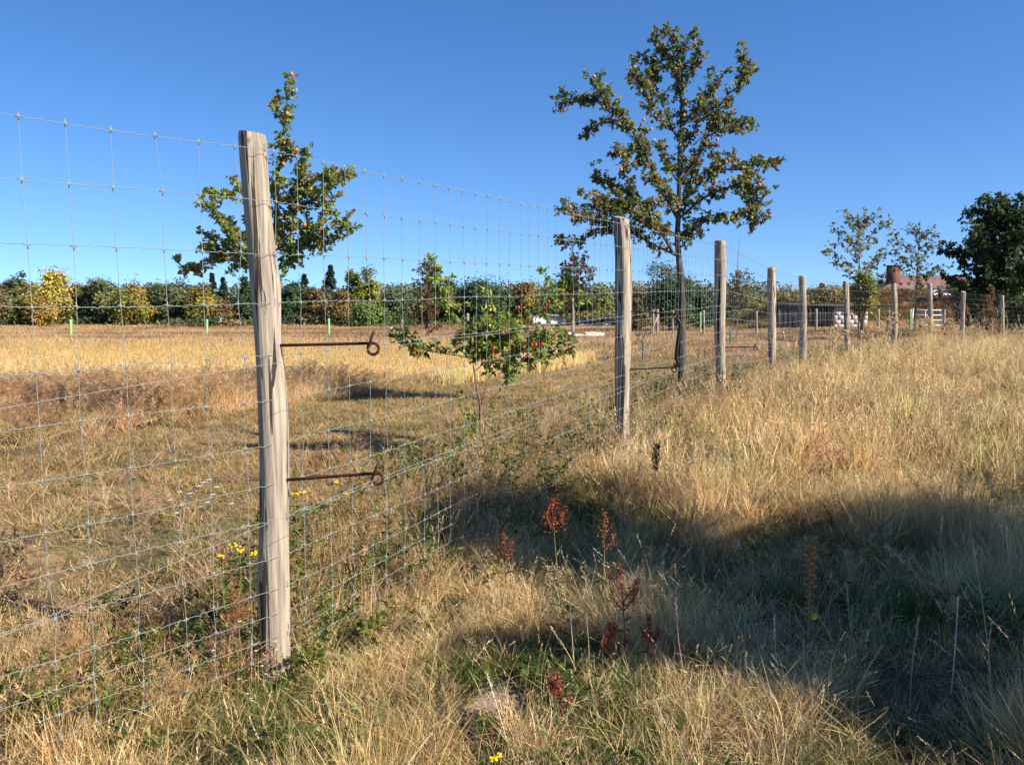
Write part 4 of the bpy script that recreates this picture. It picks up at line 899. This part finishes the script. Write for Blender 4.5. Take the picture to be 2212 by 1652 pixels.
# --- mown track
def track():
    A = [region(2, 8, 60), region(8, 14, 45), region(14, 24, 26), region(24, 45, 9)]; X = np.concatenate([a[0] for a in A]); Y = np.concatenate([a[1] for a in A]); o = fence_off(X, Y)
    m = (o > .5) & (o < 5.2 + .8 * fbm(X, Y, 1.5, 130)); X, Y, o = X[m], Y[m], o[m]; n = len(X); a = fbm(X, Y, .8, 131); u = rng.random(n)
    key = np.full(n, 'mown', dtype=object); key[(a > .56) & (u < .5)] = 'mgreen'; key[(u > .93)] = 'mat_'; key[(rng.random(n) < .05) & (Y < 8)] = 'weed'
    hh = .5 + 1.0 * fbm(X, Y, .5, 132); hh = np.where(key == 'weed', hh * .5, hh)
    st = fbm(X * .7 + Y * -.35, X * .1 + Y * .1, .35, 133)
    t = jit(n, (1.15, 1.12, 1.12), .12) * (.75 + .6 * st)[:, None]
    scatter('mown_grass', 'short dry mown grass of the track beside the fence', 'grass', X, Y, key, np.interp(Y, [0, 8, 24, 45], [1, 1.2, 1.9, 3]) * rng.uniform(.8, 1.2, n), hh, t)
track()
# --- brown weeds beyond the track, then golden grass, then far field
def field():
    A = [region(6, 12, 26), region(12, 19, 22), region(19, 30, 8)]; X = np.concatenate([a[0] for a in A]); Y = np.concatenate([a[1] for a in A]); o = fence_off(X, Y)
    m = (o > 5.1 + .6 * fbm(X, Y, 1.5, 140)) & (Y < 15.2 + 1.5 * (fbm(X, Y, 3, 141) - .5) + np.clip(X + 1, 0, 9) * 2); X, Y = X[m], Y[m]; n = len(X); a = fbm(X, Y, 1.6, 142); u = rng.random(n)
    key = np.where(u < .45, 'weed', np.where(a > .5, 'dry', 'mix')).astype(object)
    gl = np.exp(-(((X + 9.0) / 2.2) ** 2 + ((Y - 14.5) / 2.0) ** 2)) ; key[rng.random(n) < gl * 1.1] = 'green'
    t = jit(n, (1.15, 1.08, 1.02), .18); t = np.where((a > .58)[:, None], t * 1.12, t)
    sz = (.45 + .7 * a) * np.where(key == 'green', 1.8, 1)
    scatter('brown_weeds', 'rank brown weeds and dry grass between the mown track and the golden grass', 'weeds', X, Y, key, np.interp(Y, [6, 20, 30], [1.3, 2.2, 3.4]) * rng.uniform(.8, 1.2, n), sz, t)
    X, Y = region(14.8, 26, 34); o = fence_off(X, Y); lim = 22.6 + (fbm(X, Y, 4, 150) - .5) * 2
    m = (o > 5.2) & (Y > 15.2 + 1.5 * (fbm(X, Y, 3, 141) - .5)) & (Y < lim) & (X < 1.0 + 2 * fbm(X, Y, 2, 151)) ; X, Y = X[m], Y[m]; n = len(X)
    scatter('golden_grass', 'band of tall golden grass across the middle of the field', 'grass', X, Y, np.full(n, 'gold', dtype=object), rng.uniform(.9, 1.4, n), (.75 + .5 * fbm(X, Y, 1.2, 152)) * rng.uniform(.85, 1.15, n), jit(n, (1.0, 1.0, 1.0), .10), lean=.08, ly=.1)
    A = [region(24, 45, 5), region(45, 80, 4.5, pad=3), region(80, 128, 2.6, pad=5)]; X = np.concatenate([a[0] for a in A]); Y = np.concatenate([a[1] for a in A]); o = fence_off(X, Y)
    m = (o > 1.2) & ~((Y < 25) & (X < 2)) & ~((X > 28) & (Y > 88)); X, Y, o = X[m], Y[m], o[m]; n = len(X); a = fbm(X * .35, Y, 6, 160); a2 = fbm(X * .5, Y, 2.5, 161)
    key = np.where(a * .6 + a2 * .4 > .53, 'farpale', 'heath').astype(object); key[(Y > 100) & (rng.random(n) < .7) & (X < 0)] = 'farpale'
    sh = np.interp(Y, [24, 45, 80, 128], [1.0, 1.2, 1.7, 2.4]); short = np.where((o < 9) & (Y < 45), .45, 1)
    scatter('field_grass', 'far field of short pale and brownish grass reaching to the trees', 'grass', X, Y, key, sh * rng.uniform(.8, 1.2, n), (.7 + .7 * a2) * short, jit(n, (1.1, 1.0, .95), .14))
    n = 2600; X = rng.uniform(24, 80, n); Y = rng.uniform(84, 104, n); m = (X < Y * .68); X, Y = X[m], Y[m]; n = len(X); a = fbm(X, Y, 5, 170)
    t = np.where((X < 40)[:, None], jit(n, (.85, 1.0, .7), .2), jit(n, (1.1, .9, .8), .2)) * (.8 + .5 * a)[:, None]
    scatter('bank_scrub', 'orange-brown scrub covering the bank below the house', 'scrub', X, Y, np.full(n, 'scrub', dtype=object), rng.uniform(.7, 1.2, n), rng.uniform(.35, .8, n), t)
    X, Y = region(46, 84, .0001) if False else (rng.uniform(14, 60, 5200), rng.uniform(40, 84, 5200)); o = fence_off(X, Y); m = (o < 1.5) & (np.abs(X) < Y * .66); X, Y = X[m], Y[m]; n = len(X)
    scatter('field_grass', 'pale far grass on the right beyond the end of the fence', 'grass', X, Y, np.where(rng.random(n) < .5, 'farpale', 'heath').astype(object), rng.uniform(1.2, 1.8, n), rng.uniform(.8, 1.5, n), jit(n, (1, .93, .86), .14))
field()

# ------------------------------------------------------------------ single plants
def foot(px, py):
    """ground point under a pixel, by stepping the ray"""
    lo, hi = 1.2, 120.
    for _ in range(50):
        mid = (lo + hi) / 2; q = at(px, py, mid)
        if q.z > gz(q.x, mid): lo = mid
        else: hi = mid
    return lo
def stem_pts(fp, tp, Y, n=10, bow=.02):
    a = at(*fp, Y); a.z = gz(a.x, Y) - .02; b = at(*tp, Y); mid = (a + b) / 2 + Vector((random.uniform(-bow, bow), random.uniform(-bow, bow), 0)); return smooth_path([a, mid, b], n)
def dock(px_foot, px_top, headlen, label, col=(.32, .085, .03), Y=None, wide=.035, side=3, red=False):
    Y = Y or foot(*px_foot); P = stem_pts(px_foot, px_top, Y, 14); rt = thing('dock_plant', Vector(P[0]), label, 'plant', 'rust-red dock plants')
    st = MB(); st.tube(P, np.linspace(.004, .0015, 14), 5); sc_ = (.20, .13, .05) if not red else (.30, .06, .04)
    hd = MB(); L = np.linalg.norm(P[-1] - P[0]); Lh = headlen / F * Y; axes = [P]
    for k in range(side):
        f = 1 - Lh / L * random.uniform(.6, 1.15); j = max(1, min(12, int(f * 13))); s = random.choice([-1, 1]); e = P[j] + np.array([s * Lh * .28, random.uniform(-.05, .05), Lh * .5]); ax = smooth_path([P[j], (P[j] + e) / 2 + np.array([s * .01, 0, 0]), e], 7); axes.append(ax); st.tube(ax, .0018, 4, cap=False)
    for ai, ax in enumerate(axes):
        d = ax[-1] - ax[0]; dl = np.linalg.norm(d); n = int(170 if ai == 0 else 70); fr = np.random.default_rng(ai + int(px_foot[0])).random(n)
        hl = min(Lh, dl) if ai == 0 else dl * .8; t = 1 - fr * hl / dl; cen = np.stack([np.interp(t, np.linspace(0, 1, len(ax)), ax[:, q]) for q in range(3)], 1)
        whorl = .6 + .4 * np.sin(fr * 40); P2 = cen + rng.normal(size=(n, 3)) * wide * .35 * (whorl * (.35 + .65 * np.sin(np.clip(fr, 0.05, 1) * 2.8)))[:, None]
        Ls = rng.uniform(.006, .012, n); hd.leaves(P2, rvec(n) + np.array([0, 0, -.3]), rvec(n), Ls, Ls * .9, vary(col, n, .3, .12))
    s_ = st.build('stem', M['paint'], rt); 
    s_.data.color_attributes['col'].data.foreach_set('color', np.tile(np.array([*sc_, 1], np.float32), len(s_.data.vertices)))
    hd.build('seed_head', M['leaf'], rt)
    lf = MB(); n = 5; t = rng.uniform(.05, .5, n); cen = np.stack([np.interp(t, np.linspace(0, 1, 14), P[:, q]) for q in range(3)], 1); D = rvec(n); D[:, 2] = .2
    lf.leaves(cen, D, np.tile([0, 0, 1.], (n, 1)) + rvec(n) * .3, rng.uniform(.04, .08, n), .014, vary((.09, .13, .03), n, .2)); lf.build('leaf', M['leaf'], rt)
dock((1222, 1260), (1192, 1078), 75, 'rust-red dock with the fullest seed head, left of the centre shade', wide=.10, Y=3.8)
dock((1288, 1262), (1306, 1106), 78, 'orange-red dock with narrow seed head right of the fullest one', (.38, .15, .045), wide=.055, side=1, Y=3.75)
dock((1352, 1440), (1338, 1215), 110, 'pinkish red branching dock in the centre foreground', (.44, .15, .07), wide=.045, side=6, red=True)
dock((520, 1520), (500, 1262), 90, 'orange-brown dock in front of the mesh left of the nearest post', (.36, .14, .05), wide=.07, side=2)
dock((1094, 1300), (1088, 1150), 60, 'thin reddish dock left of the centre shade', (.30, .09, .045), wide=.03, side=3, red=True)
dock((1325, 1460), (1318, 1345), 50, 'short crimson dock left of the branching one', (.38, .10, .05), wide=.03, side=3, red=True)
dock((1519, 868), (1519, 812), 40, 'small distant rusty dock between second and third posts', (.36, .14, .06), wide=.08, side=1)
dock((1395, 1470), (1400, 1330), 60, 'dark red dock among the straw stalks', (.30, .10, .05), wide=.035, side=4, red=True)
dock((340, 1420), (330, 1330), 50, 'faded dock behind the mesh in the lower left', (.36, .16, .08), wide=.05, side=2)
dock((48, 1290), (42, 1225), 45, 'faded orange dock at the left edge', (.36, .16, .08), wide=.06, side=2)
dock((1215, 1590), (1205, 1455), 70, 'low deep red dock beside the bare earth', (.34, .12, .06), wide=.04, side=4, red=True)
dock((2015, 905), (2012, 838), 60, 'distant rusty dock high on the right slope', (.40, .17, .08), wide=.10, side=2, Y=9.5)
dock((1760, 905), (1765, 872), 40, 'small rusty dock on the slope above the dark bushy plant', (.36, .16, .08), wide=.08, side=2, Y=9.0)
dock((2180, 880), (2188, 842), 50, 'rusty dock at the right edge of the slope', (.40, .17, .08), wide=.10, side=2, Y=9.5)
dock((2052, 752), (2050, 690), 40, 'reddish dock on the crest right of the metal gate', (.36, .12, .07), wide=.16, side=2, Y=20)
dock((2154, 760), (2156, 692), 40, 'reddish dock on the crest before the dark maple', (.36, .12, .07), wide=.16, side=2, Y=19)
# seed stalk with one yellow flower
def primrose():
    Y = 3.35; P = stem_pts((1742, 1440), (1750, 1166), Y, 16, .008); rt = thing('primrose_stalk', Vector(P[0]), 'tall brown seed stalk with one yellow flower in the right foreground', 'plant')
    m = MB(); m.tube(P, np.linspace(.0045, .002, 16), 6, (.30, .19, .09)); m.build('stem', M['paint'], rt)
    m = MB(); n = 64
    for k in range(n):
        f = 1 - .60 * (k / n) ** 1.0; c = np.array([np.interp(f, np.linspace(0, 1, 16), P[:, q]) for q in range(3)]); a = k * 2.4
        r = .009 if f > .62 else .006; d = np.array([math.cos(a), math.sin(a), .45]); cc = c + d * .008
        m.tube([cc, cc + d * r * 1.2, cc + d * r * 2.3], [r * .35, r * .8, r * .45], 6, np.array((.34, .17, .06)) * random.uniform(.7, 1.25))
    m.build('seed_pod', M['paint'], rt)
    c = Vector(at(1754, 1328, Y)) + Vector((.004, -.015, 0)); m = MB()
    for k in range(5):
        a = k * 1.2566; d = np.array([[math.cos(a), -.25, math.sin(a)]]); m.leaves(np.array([c]), d, np.array([[0, -1., .2]]), .017, .017, np.array([[.75, .72, .03]]), .1)
    m.build('flower', M['leaf'], rt)
    m = MB(); t = np.array([.38, .32, .27, .22, .4, .3]); n = 6; cen = np.stack([np.interp(t, np.linspace(0, 1, 16), P[:, q]) for q in range(3)], 1); D = rvec(n); D[:, 2] = .3; m.leaves(cen, D, rvec(n), .04, .012, vary((.25, .24, .07), n)); m.build('leaf', M['leaf'], rt)
primrose()
def thistle():
    Y = 5.9; P = stem_pts((1414, 1075), (1418, 965), Y, 10, .005); rt = thing('thistle', Vector(P[0]), 'dark dried thistle head in the grass below the second post', 'plant')
    m = MB(); m.tube(P, .004, 5, (.05, .05, .035)); m.build('stem', M['paint'], rt); m = MB(); n = 130; f = rng.random(n); t = 1 - .42 * f; cen = np.stack([np.interp(t, np.linspace(0, 1, 10), P[:, q]) for q in range(3)], 1)
    D = rvec(n); D[:, 2] = 1.1; L = rng.uniform(.02, .05, n); m.leaves(cen + rng.normal(size=(n, 3)) * .012 * np.sin(f * 3 + .2)[:, None], D, rvec(n), L, L * .3, vary((.05, .055, .035), n, .3)); m.build('seed_head', M['leaf'], rt)
thistle()
def stalk(fp, tp, label, col=(.50, .36, .18), head=True, bow=.03, r=.0022, Y=None, hl=.10):
    Y = Y or foot(*fp); P = stem_pts(fp, tp, Y, 14, bow); m = MB(); m.tube(P, np.linspace(r, r * .45, 14), 5, col)
    rt = thing('grass_stalk', Vector(P[0]), label, 'grass stalk', 'tall dry stalks standing above the grass'); m.build('stem', M['paint'], rt)
    if head:
        m = MB(); n = 46; f = rng.random(n); d = P[-1] - P[-3]; d /= np.linalg.norm(d); cen = P[-1] - np.outer(f * hl, d) + rng.normal(size=(n, 3)) * .0022
        L = rng.uniform(.007, .014, n); m.leaves(cen, rvec(n) * .5 + d, rvec(n), L, L * .35, vary(np.array(col) * 1.1, n, .15)); m.build('seed_head', M['leaf'], rt)
stalk((2146, 1500), (2100, 1165), 'longest curved pale stalk with seed head at the right edge', (.56, .45, .27))
stalk((2054, 1500), (2070, 1287), 'stiff whitish straw without a head near the right edge', (.72, .62, .50), False, .003, .003)
stalk((1415, 1265), (1333, 1042), 'slanting brown stalk leaning left in the centre shade', (.30, .21, .12), True, .01, .002)
stalk((1418, 1262), (1374, 1062), 'brown stalk just right of the slanting one', (.30, .21, .12), False, .01, .002)
stalk((1434, 1255), (1448, 1122), 'short stalk with a side blade in the centre shade', (.42, .32, .18), False, .008, .002)
stalk((1460, 1260), (1468, 1085), 'thin upright stalk right of the centre shade stalks', (.30, .22, .13), False, .008, .0015)
stalk((1245, 1475), (1230, 1290), 'pale stalk with slender spike left of the branching dock', (.62, .45, .22), True, .012, .0024)
stalk((1272, 1475), (1262, 1300), 'second pale spike right beside its twin', (.62, .45, .22), True, .012, .0022)
stalk((1262, 1500), (1190, 1355), 'straw leaning left beside the pale spikes', (.58, .43, .22), True, .02, .002)
stalk((1490, 1500), (1460, 1290), 'pinkish spike right of the branching dock', (.55, .32, .25), True, .02, .002)
stalk((1690, 1480), (1672, 1330), 'drooping oat stalk left of the seed stalk', (.6, .55, .42), True, .03, .0018)
stalk((1855, 1560), (1905, 1395), 'straw stalk leaning right between seed stalk and whitish straw', (.50, .36, .19), True, .03, .002)
stalk((1965, 1560), (1985, 1330), 'orange-tan straw left of the whitish straw', (.50, .33, .15), True, .02, .002)
stalk((1880, 1500), (1828, 1260), 'grey-tan stalk crossing behind the seed stalk right side', (.40, .32, .20), True, .03, .002)
stalk((925, 1560), (945, 1380), 'lone pale spike in the lower middle grass', (.60, .46, .26), True, .015, .002)
stalk((440, 1470), (382, 1352), 'broken pinkish straw leaning left behind the mesh', (.66, .50, .38), False, .006, .0032)
stalk((462, 1420), (470, 1300), 'straw-coloured spike left of the nearest post', (.52, .40, .22), True, .01, .002)
stalk((1112, 1652), (1052, 1455), 'whitish bent stalk at the bottom centre', (.70, .60, .44), True, .02, .0026)
def tansy(fp, heads, label, Y=None):
    Y = Y or foot(*fp); a = at(*fp, Y); rt = thing('tansy_plant', Vector((a.x, Y, gz(a.x, Y))), label, 'plant', 'yellow tansy beside the nearest post'); st = MB(); lf = MB()
    for hx, hy, w in heads:
        P = stem_pts((fp[0] + (hx - fp[0]) * .25, fp[1]), (hx, hy), Y + random.uniform(-.12, .12), 8, .02); st.tube(P, .0022, 5, (.14, .16, .05)); n = 16; t = rng.uniform(.15, .85, n)
        cen = np.stack([np.interp(t, np.linspace(0, 1, 8), P[:, q]) for q in range(3)], 1); D = rvec(n); D[:, 2] = .3; L = rng.uniform(.03, .07, n); lf.leaves(cen, D, rvec(n) + np.array([0, 0, 1.]), L, L * .35, vary((.09, .15, .03), n, .2))
        fl = MB(); wm = w / F * Y / 2
        for k in range(9):
            c = P[-1] + np.array([random.uniform(-wm, wm), random.uniform(-wm, wm) * .8, random.uniform(-.006, .006)]); fl.ball(c, .0065, (.80, .50, .01), 7, 4, (1, 1, .5)); fl.tube([P[-1] - np.array([0, 0, .03]), c], .0009, 3, (.14, .16, .05), cap=False)
        fl.build('flower_head', M['paint'], rt)
    st.build('stem', M['paint'], rt); lf.build('foliage', M['leaf'], rt)
tansy((505, 1300), [(478, 1202, 18), (508, 1178, 26), (518, 1188, 14), (548, 1194, 12)], 'tansy with the brightest yellow clusters left of the nearest post', 3.62)
tansy((660, 1230), [(636, 1066, 18), (652, 1064, 14), (645, 1145, 16)], 'tansy with yellow heads at the right side of the nearest post', 4.5)
tansy((755, 1180), [(752, 1066, 12), (727, 1040, 10)], 'smaller tansy below the lower rod', 5.0)
tansy((2058, 930), [(2056, 882, 10)], 'single yellow flowering plant in the dry grass at right')
tansy((1070, 1675), [(1066, 1640, 18), (1078, 1630, 12)], 'yellow flowers at the bottom edge of the picture', 2.45)
def yarrow(fp, heads, label, Y, r=.009):
    a = at(*fp, Y); rt = thing('daisy_plant', Vector((a.x, Y, gz(a.x, Y))), label, 'plant', 'small white flowering plants'); st = MB()
    for hx, hy in heads:
        y2 = Y + random.uniform(-.1, .1); P = stem_pts((fp[0] + (hx - fp[0]) * .5, fp[1]), (hx, hy), y2, 6, .02); st.tube(P, .0015, 4, (.15, .15, .06), cap=False); m = MB()
        m.ball(P[-1], r * .3, (.75, .72, .55), 6, 4)
        for k in range(9):
            an = k * .698; m.leaves(P[-1:][:], np.array([[math.cos(an), math.sin(an), .2]]), np.array([[0, 0, 1.]]), r, r * .45, np.array([[.8, .8, .76]]), .1)
        m.build('flower', M['leaf'], rt)
    st.build('stem', M['paint'], rt)
yarrow((440, 1130), [(420, 1060), (440, 1042), (452, 1036), (460, 1068), (448, 1085), (433, 1095), (430, 1050), (468, 1052), (500, 1088)], 'right plant of the white flowers in the mown track', 5.2, .024)
yarrow((390, 1130), [(368, 1080), (392, 1092), (408, 1072), (410, 1066), (388, 1062), (382, 1108), (402, 1098)], 'left plant of the white flowers in the mown track', 5.3, .024)
yarrow((580, 1480), [(553, 1405), (598, 1403), (612, 1408), (595, 1385), (566, 1438), (575, 1455)], 'white flowers at the foot of the nearest post', 3.0)
yarrow((525, 1560), [(516, 1466), (518, 1342), (460, 1405), (534, 1498), (542, 1508)], 'white flowers left of the nearest post in front of the mesh', 2.85)
def feather(px, Y, top, label, n=16):
    a = at(px, 700, Y); g = gz(a.x, Y); h = at(px, top, Y).z - g; rt = thing('feather_grass', Vector((a.x, Y, g)), label, 'grass clump', 'feathery golden grass clumps on the crest'); st = MB(); pl = MB()
    for k in range(n):
        an = random.uniform(0, 6.28); w = random.uniform(.05, .45) * h * .5; b = np.array([a.x + random.gauss(0, .05), Y + random.gauss(0, .05), g]); hh = h * random.uniform(.7, 1.05)
        P = smooth_path([b, b + np.array([math.cos(an) * w * .3, math.sin(an) * w * .3, hh * .6]), b + np.array([math.cos(an) * w * .7 + .03, math.sin(an) * w * .7, hh]), b + np.array([math.cos(an) * w * 1.2 + .12, math.sin(an) * w * 1.2, hh * .97])], 12)
        st.tube(P, np.linspace(.005, .003, 12), 4, (.62, .45, .22), cap=False); m_ = 46; f = rng.random(m_); t = 1 - .36 * f; cen = np.stack([np.interp(t, np.linspace(0, 1, 12), P[:, q]) for q in range(3)], 1)
        D = rvec(m_) * .5 + (P[-1] - P[-3]) / np.linalg.norm(P[-1] - P[-3]); L = rng.uniform(.03, .07, m_); pl.leaves(cen, D, rvec(m_), L, L * .3, vary((.72, .53, .26), m_, .15))
    st.build('stem', M['paint'], rt); pl.build('plume', M['leaf'], rt)
feather(1905, 18.5, 682, 'leftmost feathery golden clump, right of the sixth post'); feather(1868, 17.0, 700, 'low feathery golden clump at the foot of the sixth post', 12)
feather(1992, 19.5, 686, 'feathery golden clump before the metal gate'); feather(2040, 21, 690, 'feathery golden clump at the right end of the metal gate', 12); feather(1800, 16.5, 712, 'small feathery clump between the fifth and sixth posts', 10)
# a white petal-like scrap on the track
c = at(341, 937, 8.8); m = MB(); m.leaves(np.array([c + Vector((0, 0, 0))]), np.array([[.6, 0, -.8]]), np.array([[.3, -1., .2]]), .075, .06, np.array([[.8, .78, .72]]), .15); m.tube([(c.x, c.y, gz(c.x, c.y)), c], .003, 4, (.4, .3, .2)); tag(m.build('white_flower', M['leaf']), 'single large white flower standing in the mown track', 'flower')
# dead burdock at left edge
def burdock():
    Y = 4.6; a = at(20, 1250, Y); rt = thing('burdock', Vector((a.x, Y, gz(a.x, Y))), 'dark dried burdock with curled leaves at the left edge', 'plant'); st = MB(); lf = MB(); hd = MB()
    for hx, hy in ((-25, 1140), (8, 1150), (35, 1142), (30, 1180), (-5, 1185), (55, 1165)):
        P = stem_pts((15, 1275), (hx, hy), Y + random.uniform(-.15, .15), 8, .05); st.tube(P, .0035, 5, (.07, .05, .035)); hd.ball(P[-1], .012, (.07, .05, .03), 8, 6)
        n = 9; t = rng.uniform(.2, .95, n); cen = np.stack([np.interp(t, np.linspace(0, 1, 8), P[:, q]) for q in range(3)], 1); D = rvec(n); D[:, 2] -= .4; lf.leaves(cen, D, rvec(n), rng.uniform(.03, .07, n), .02, vary((.15, .11, .07), n, .3), .4)
    st.build('stem', M['paint'], rt); lf.build('foliage', M['leaf'], rt); hd.build('seed_head', M['paint'], rt)
burdock()
def rosette_plant(px, py, Y, w, h, label, cols, n=40, leaf=.12):
    a = at(px, py, Y); g = gz(a.x, Y); rt = thing('leafy_plant', Vector((a.x, Y, g)), label, 'plant'); lf = MB()
    for k in range(n):
        an = random.uniform(0, 6.28); el = random.uniform(.2, 1.6); d = np.array([math.cos(an), math.sin(an), el]); d /= np.linalg.norm(d); b = np.array([a.x + random.gauss(0, w * .2), Y + random.gauss(0, w * .2), g + .02])
        L = leaf * random.uniform(.7, 1.3); Wl = L * random.uniform(.22, .36); s_ = np.array([-math.sin(an), math.cos(an), 0]); p = b + d * h * random.uniform(.2, .6); V = []; C = []; c = np.array(random.choice(cols)) * random.uniform(.75, 1.25); dd = d.copy()
        for q, wq in enumerate((.15, .7, 1, .9, .6, .08)):
            wv = .15 * Wl * (1 if q % 2 else -1); V += [p - s_ * Wl * wq * .5 + (0, 0, wv), p, p + s_ * Wl * wq * .5 + (0, 0, wv)]; C += [c, c * 1.2, c]; dd = dd + np.array([0, 0, -.22]); dd /= np.linalg.norm(dd); p = p + dd * L / 5
        lf.add(V, [(3 * q + e, 3 * q + 1 + e, 3 * q + 4 + e, 3 * q + 3 + e) for q in range(5) for e in (0, 1)], C)
    lf.build('foliage', M['leaf'], rt)
DL = [(.04, .07, .02), (.06, .095, .025)]; LG = [(.14, .20, .04), (.20, .24, .05), (.10, .15, .03)]
rosette_plant(1668, 1060, 5.75, .5, .2, 'dark green bushy plant in the dry grass above the shade', DL, 110, .12)
rosette_plant(640, 1570, 2.72, .3, .12, 'light green leafy plant left of the bottom centre', LG, 40, .08)
rosette_plant(700, 1600, 2.6, .3, .1, 'yellowing leafy plant at the bottom, second from the left', LG + [(.3, .22, .05)], 40, .08)
rosette_plant(796, 1520, 2.85, .12, .16, 'single upright pair of pale green leaves', [(.24, .27, .08)], 6, .08)
rosette_plant(300, 1500, 2.9, .2, .15, 'fresh green plant behind the lower mesh', LG, 30, .07)
rosette_plant(1190, 1440, 3.2, .3, .14, 'dark green tuft of leaves above the bare earth', DL + LG[2:], 70, .10)
rosette_plant(1180, 1620, 2.5, .3, .1, 'dark leaves below the bare earth patch', DL, 50, .08)
rosette_plant(2200, 1045, 6.0, .2, .25, 'green leaf clump at the right edge above the shade', DL + LG[2:], 24, .12)
rosette_plant(1560, 1640, 2.45, .25, .1, 'feathery light green plant at the bottom right of centre', LG, 50, .06)
# bare earth patch
m = MB(); cx, cy = -.02, 3.2; n = 40; V = [(cx, cy, gz(cx, cy) + .03)]
for k in range(n):
    a = k * 6.283 / n; r = 1 + .25 * math.sin(3 * a + 1) + .12 * math.sin(7 * a); x_, y_ = cx + math.cos(a) * .20 * r, cy + math.sin(a) * .19 * r; V.append((x_, y_, gz(x_, y_) - .004))
    V_ = V
m.add(V, [(0, 1 + k, 1 + (k + 1) % n) for k in range(n)], (.42, .31, .22)); tag(m.build('bare_earth', mat('sandy_earth', (.42, .30, .20), .95, noise=((.30, .21, .14), 40, .35, .65), bump=.8), smooth=True), kind='structure')

# ------------------------------------------------------------------ the tree out of frame whose shade falls on the foreground
def shade_tree():
    B = Vector((7.1, 1.5, gz(7.1, 1.5))); rt = thing('shade_tree', B, 'broad dense tree outside the right edge, seen only by its shade', 'tree'); wood = MB(); lf = MB()
    tp = smooth_path([B, B + Vector((.05, 0, 1.6)), B + Vector((-.05, .1, 3.4)), B + Vector((.05, .05, 5.6))], 20); wood.tube(tp, np.linspace(.13, .02, 20), 10)
    Q = [(-.22, 5.5, .16), (.05, 5.6, .24), (.35, 5.75, .32), (.75, 5.85, .36), (1.1, 5.4, .36), (.6, 5.25, .4), (.15, 5.05, .32), (-.2, 4.95, .12), (1.5, 4.95, .18), (2.0, 4.75, .24), (2.5, 2.95, .3), (2.0, 3.1, .26), (2.15, 2.7, .2), (1.6, 3.3, .2), (2.45, 5.2, .28), (2.55, 4.85, .38), (3.1, 5.25, .36), (3.7, 5.3, .45), (3.3, 4.9, .45),
         (2.4, 4.3, .4), (1.85, 4.35, .4), (1.35, 4.45, .35), (1.55, 3.85, .34), (2.0, 3.7, .36), (1.15, 3.65, .22), (2.6, 3.8, .4), (3.0, 4.3, .4), (1.1, 4.85, .3), (.75, 3.62, .17), (.35, 3.66, .12), (2.3, 3.3, .25), (2.9, 3.35, .35), (4.1, 4.8, .55), (4.3, 4.2, .6), (1.1, 4.85, .3)]
    for qx, qy, r in Q:
        qx, qy = qx * .91, qy * .91
        h = 5.3 - (qx + .7) * .62; k = (h - .22) / math.tan(SUN_EL); c = np.array([qx + SX * k, qy + SY * k, h])
        j = int(np.argmin(np.abs(tp[:, 2] - (h - .9)))); wood.tube(smooth_path([tp[j], (tp[j] + c) / 2 + np.array([0, 0, -.1]), c], 6), np.linspace(.03, .006, 6), 5, cap=False)
        n = int(1500 * r * r / .09 * .32); P = c + np.clip(rng.normal(size=(n, 3)), -2.6, 2.6) * r * .5; N = rvec(n) + np.array(sund) * .6; D = np.cross(N, rvec(n)); L = rng.uniform(.06, .11, n); lf.leaves(P, D, N, L, L * .75, vary((.05, .08, .02), n, .2))
    wood.build('trunk', M['bark'], rt, smooth=True); lf.build('crown', M['leaf'], rt)
shade_tree()
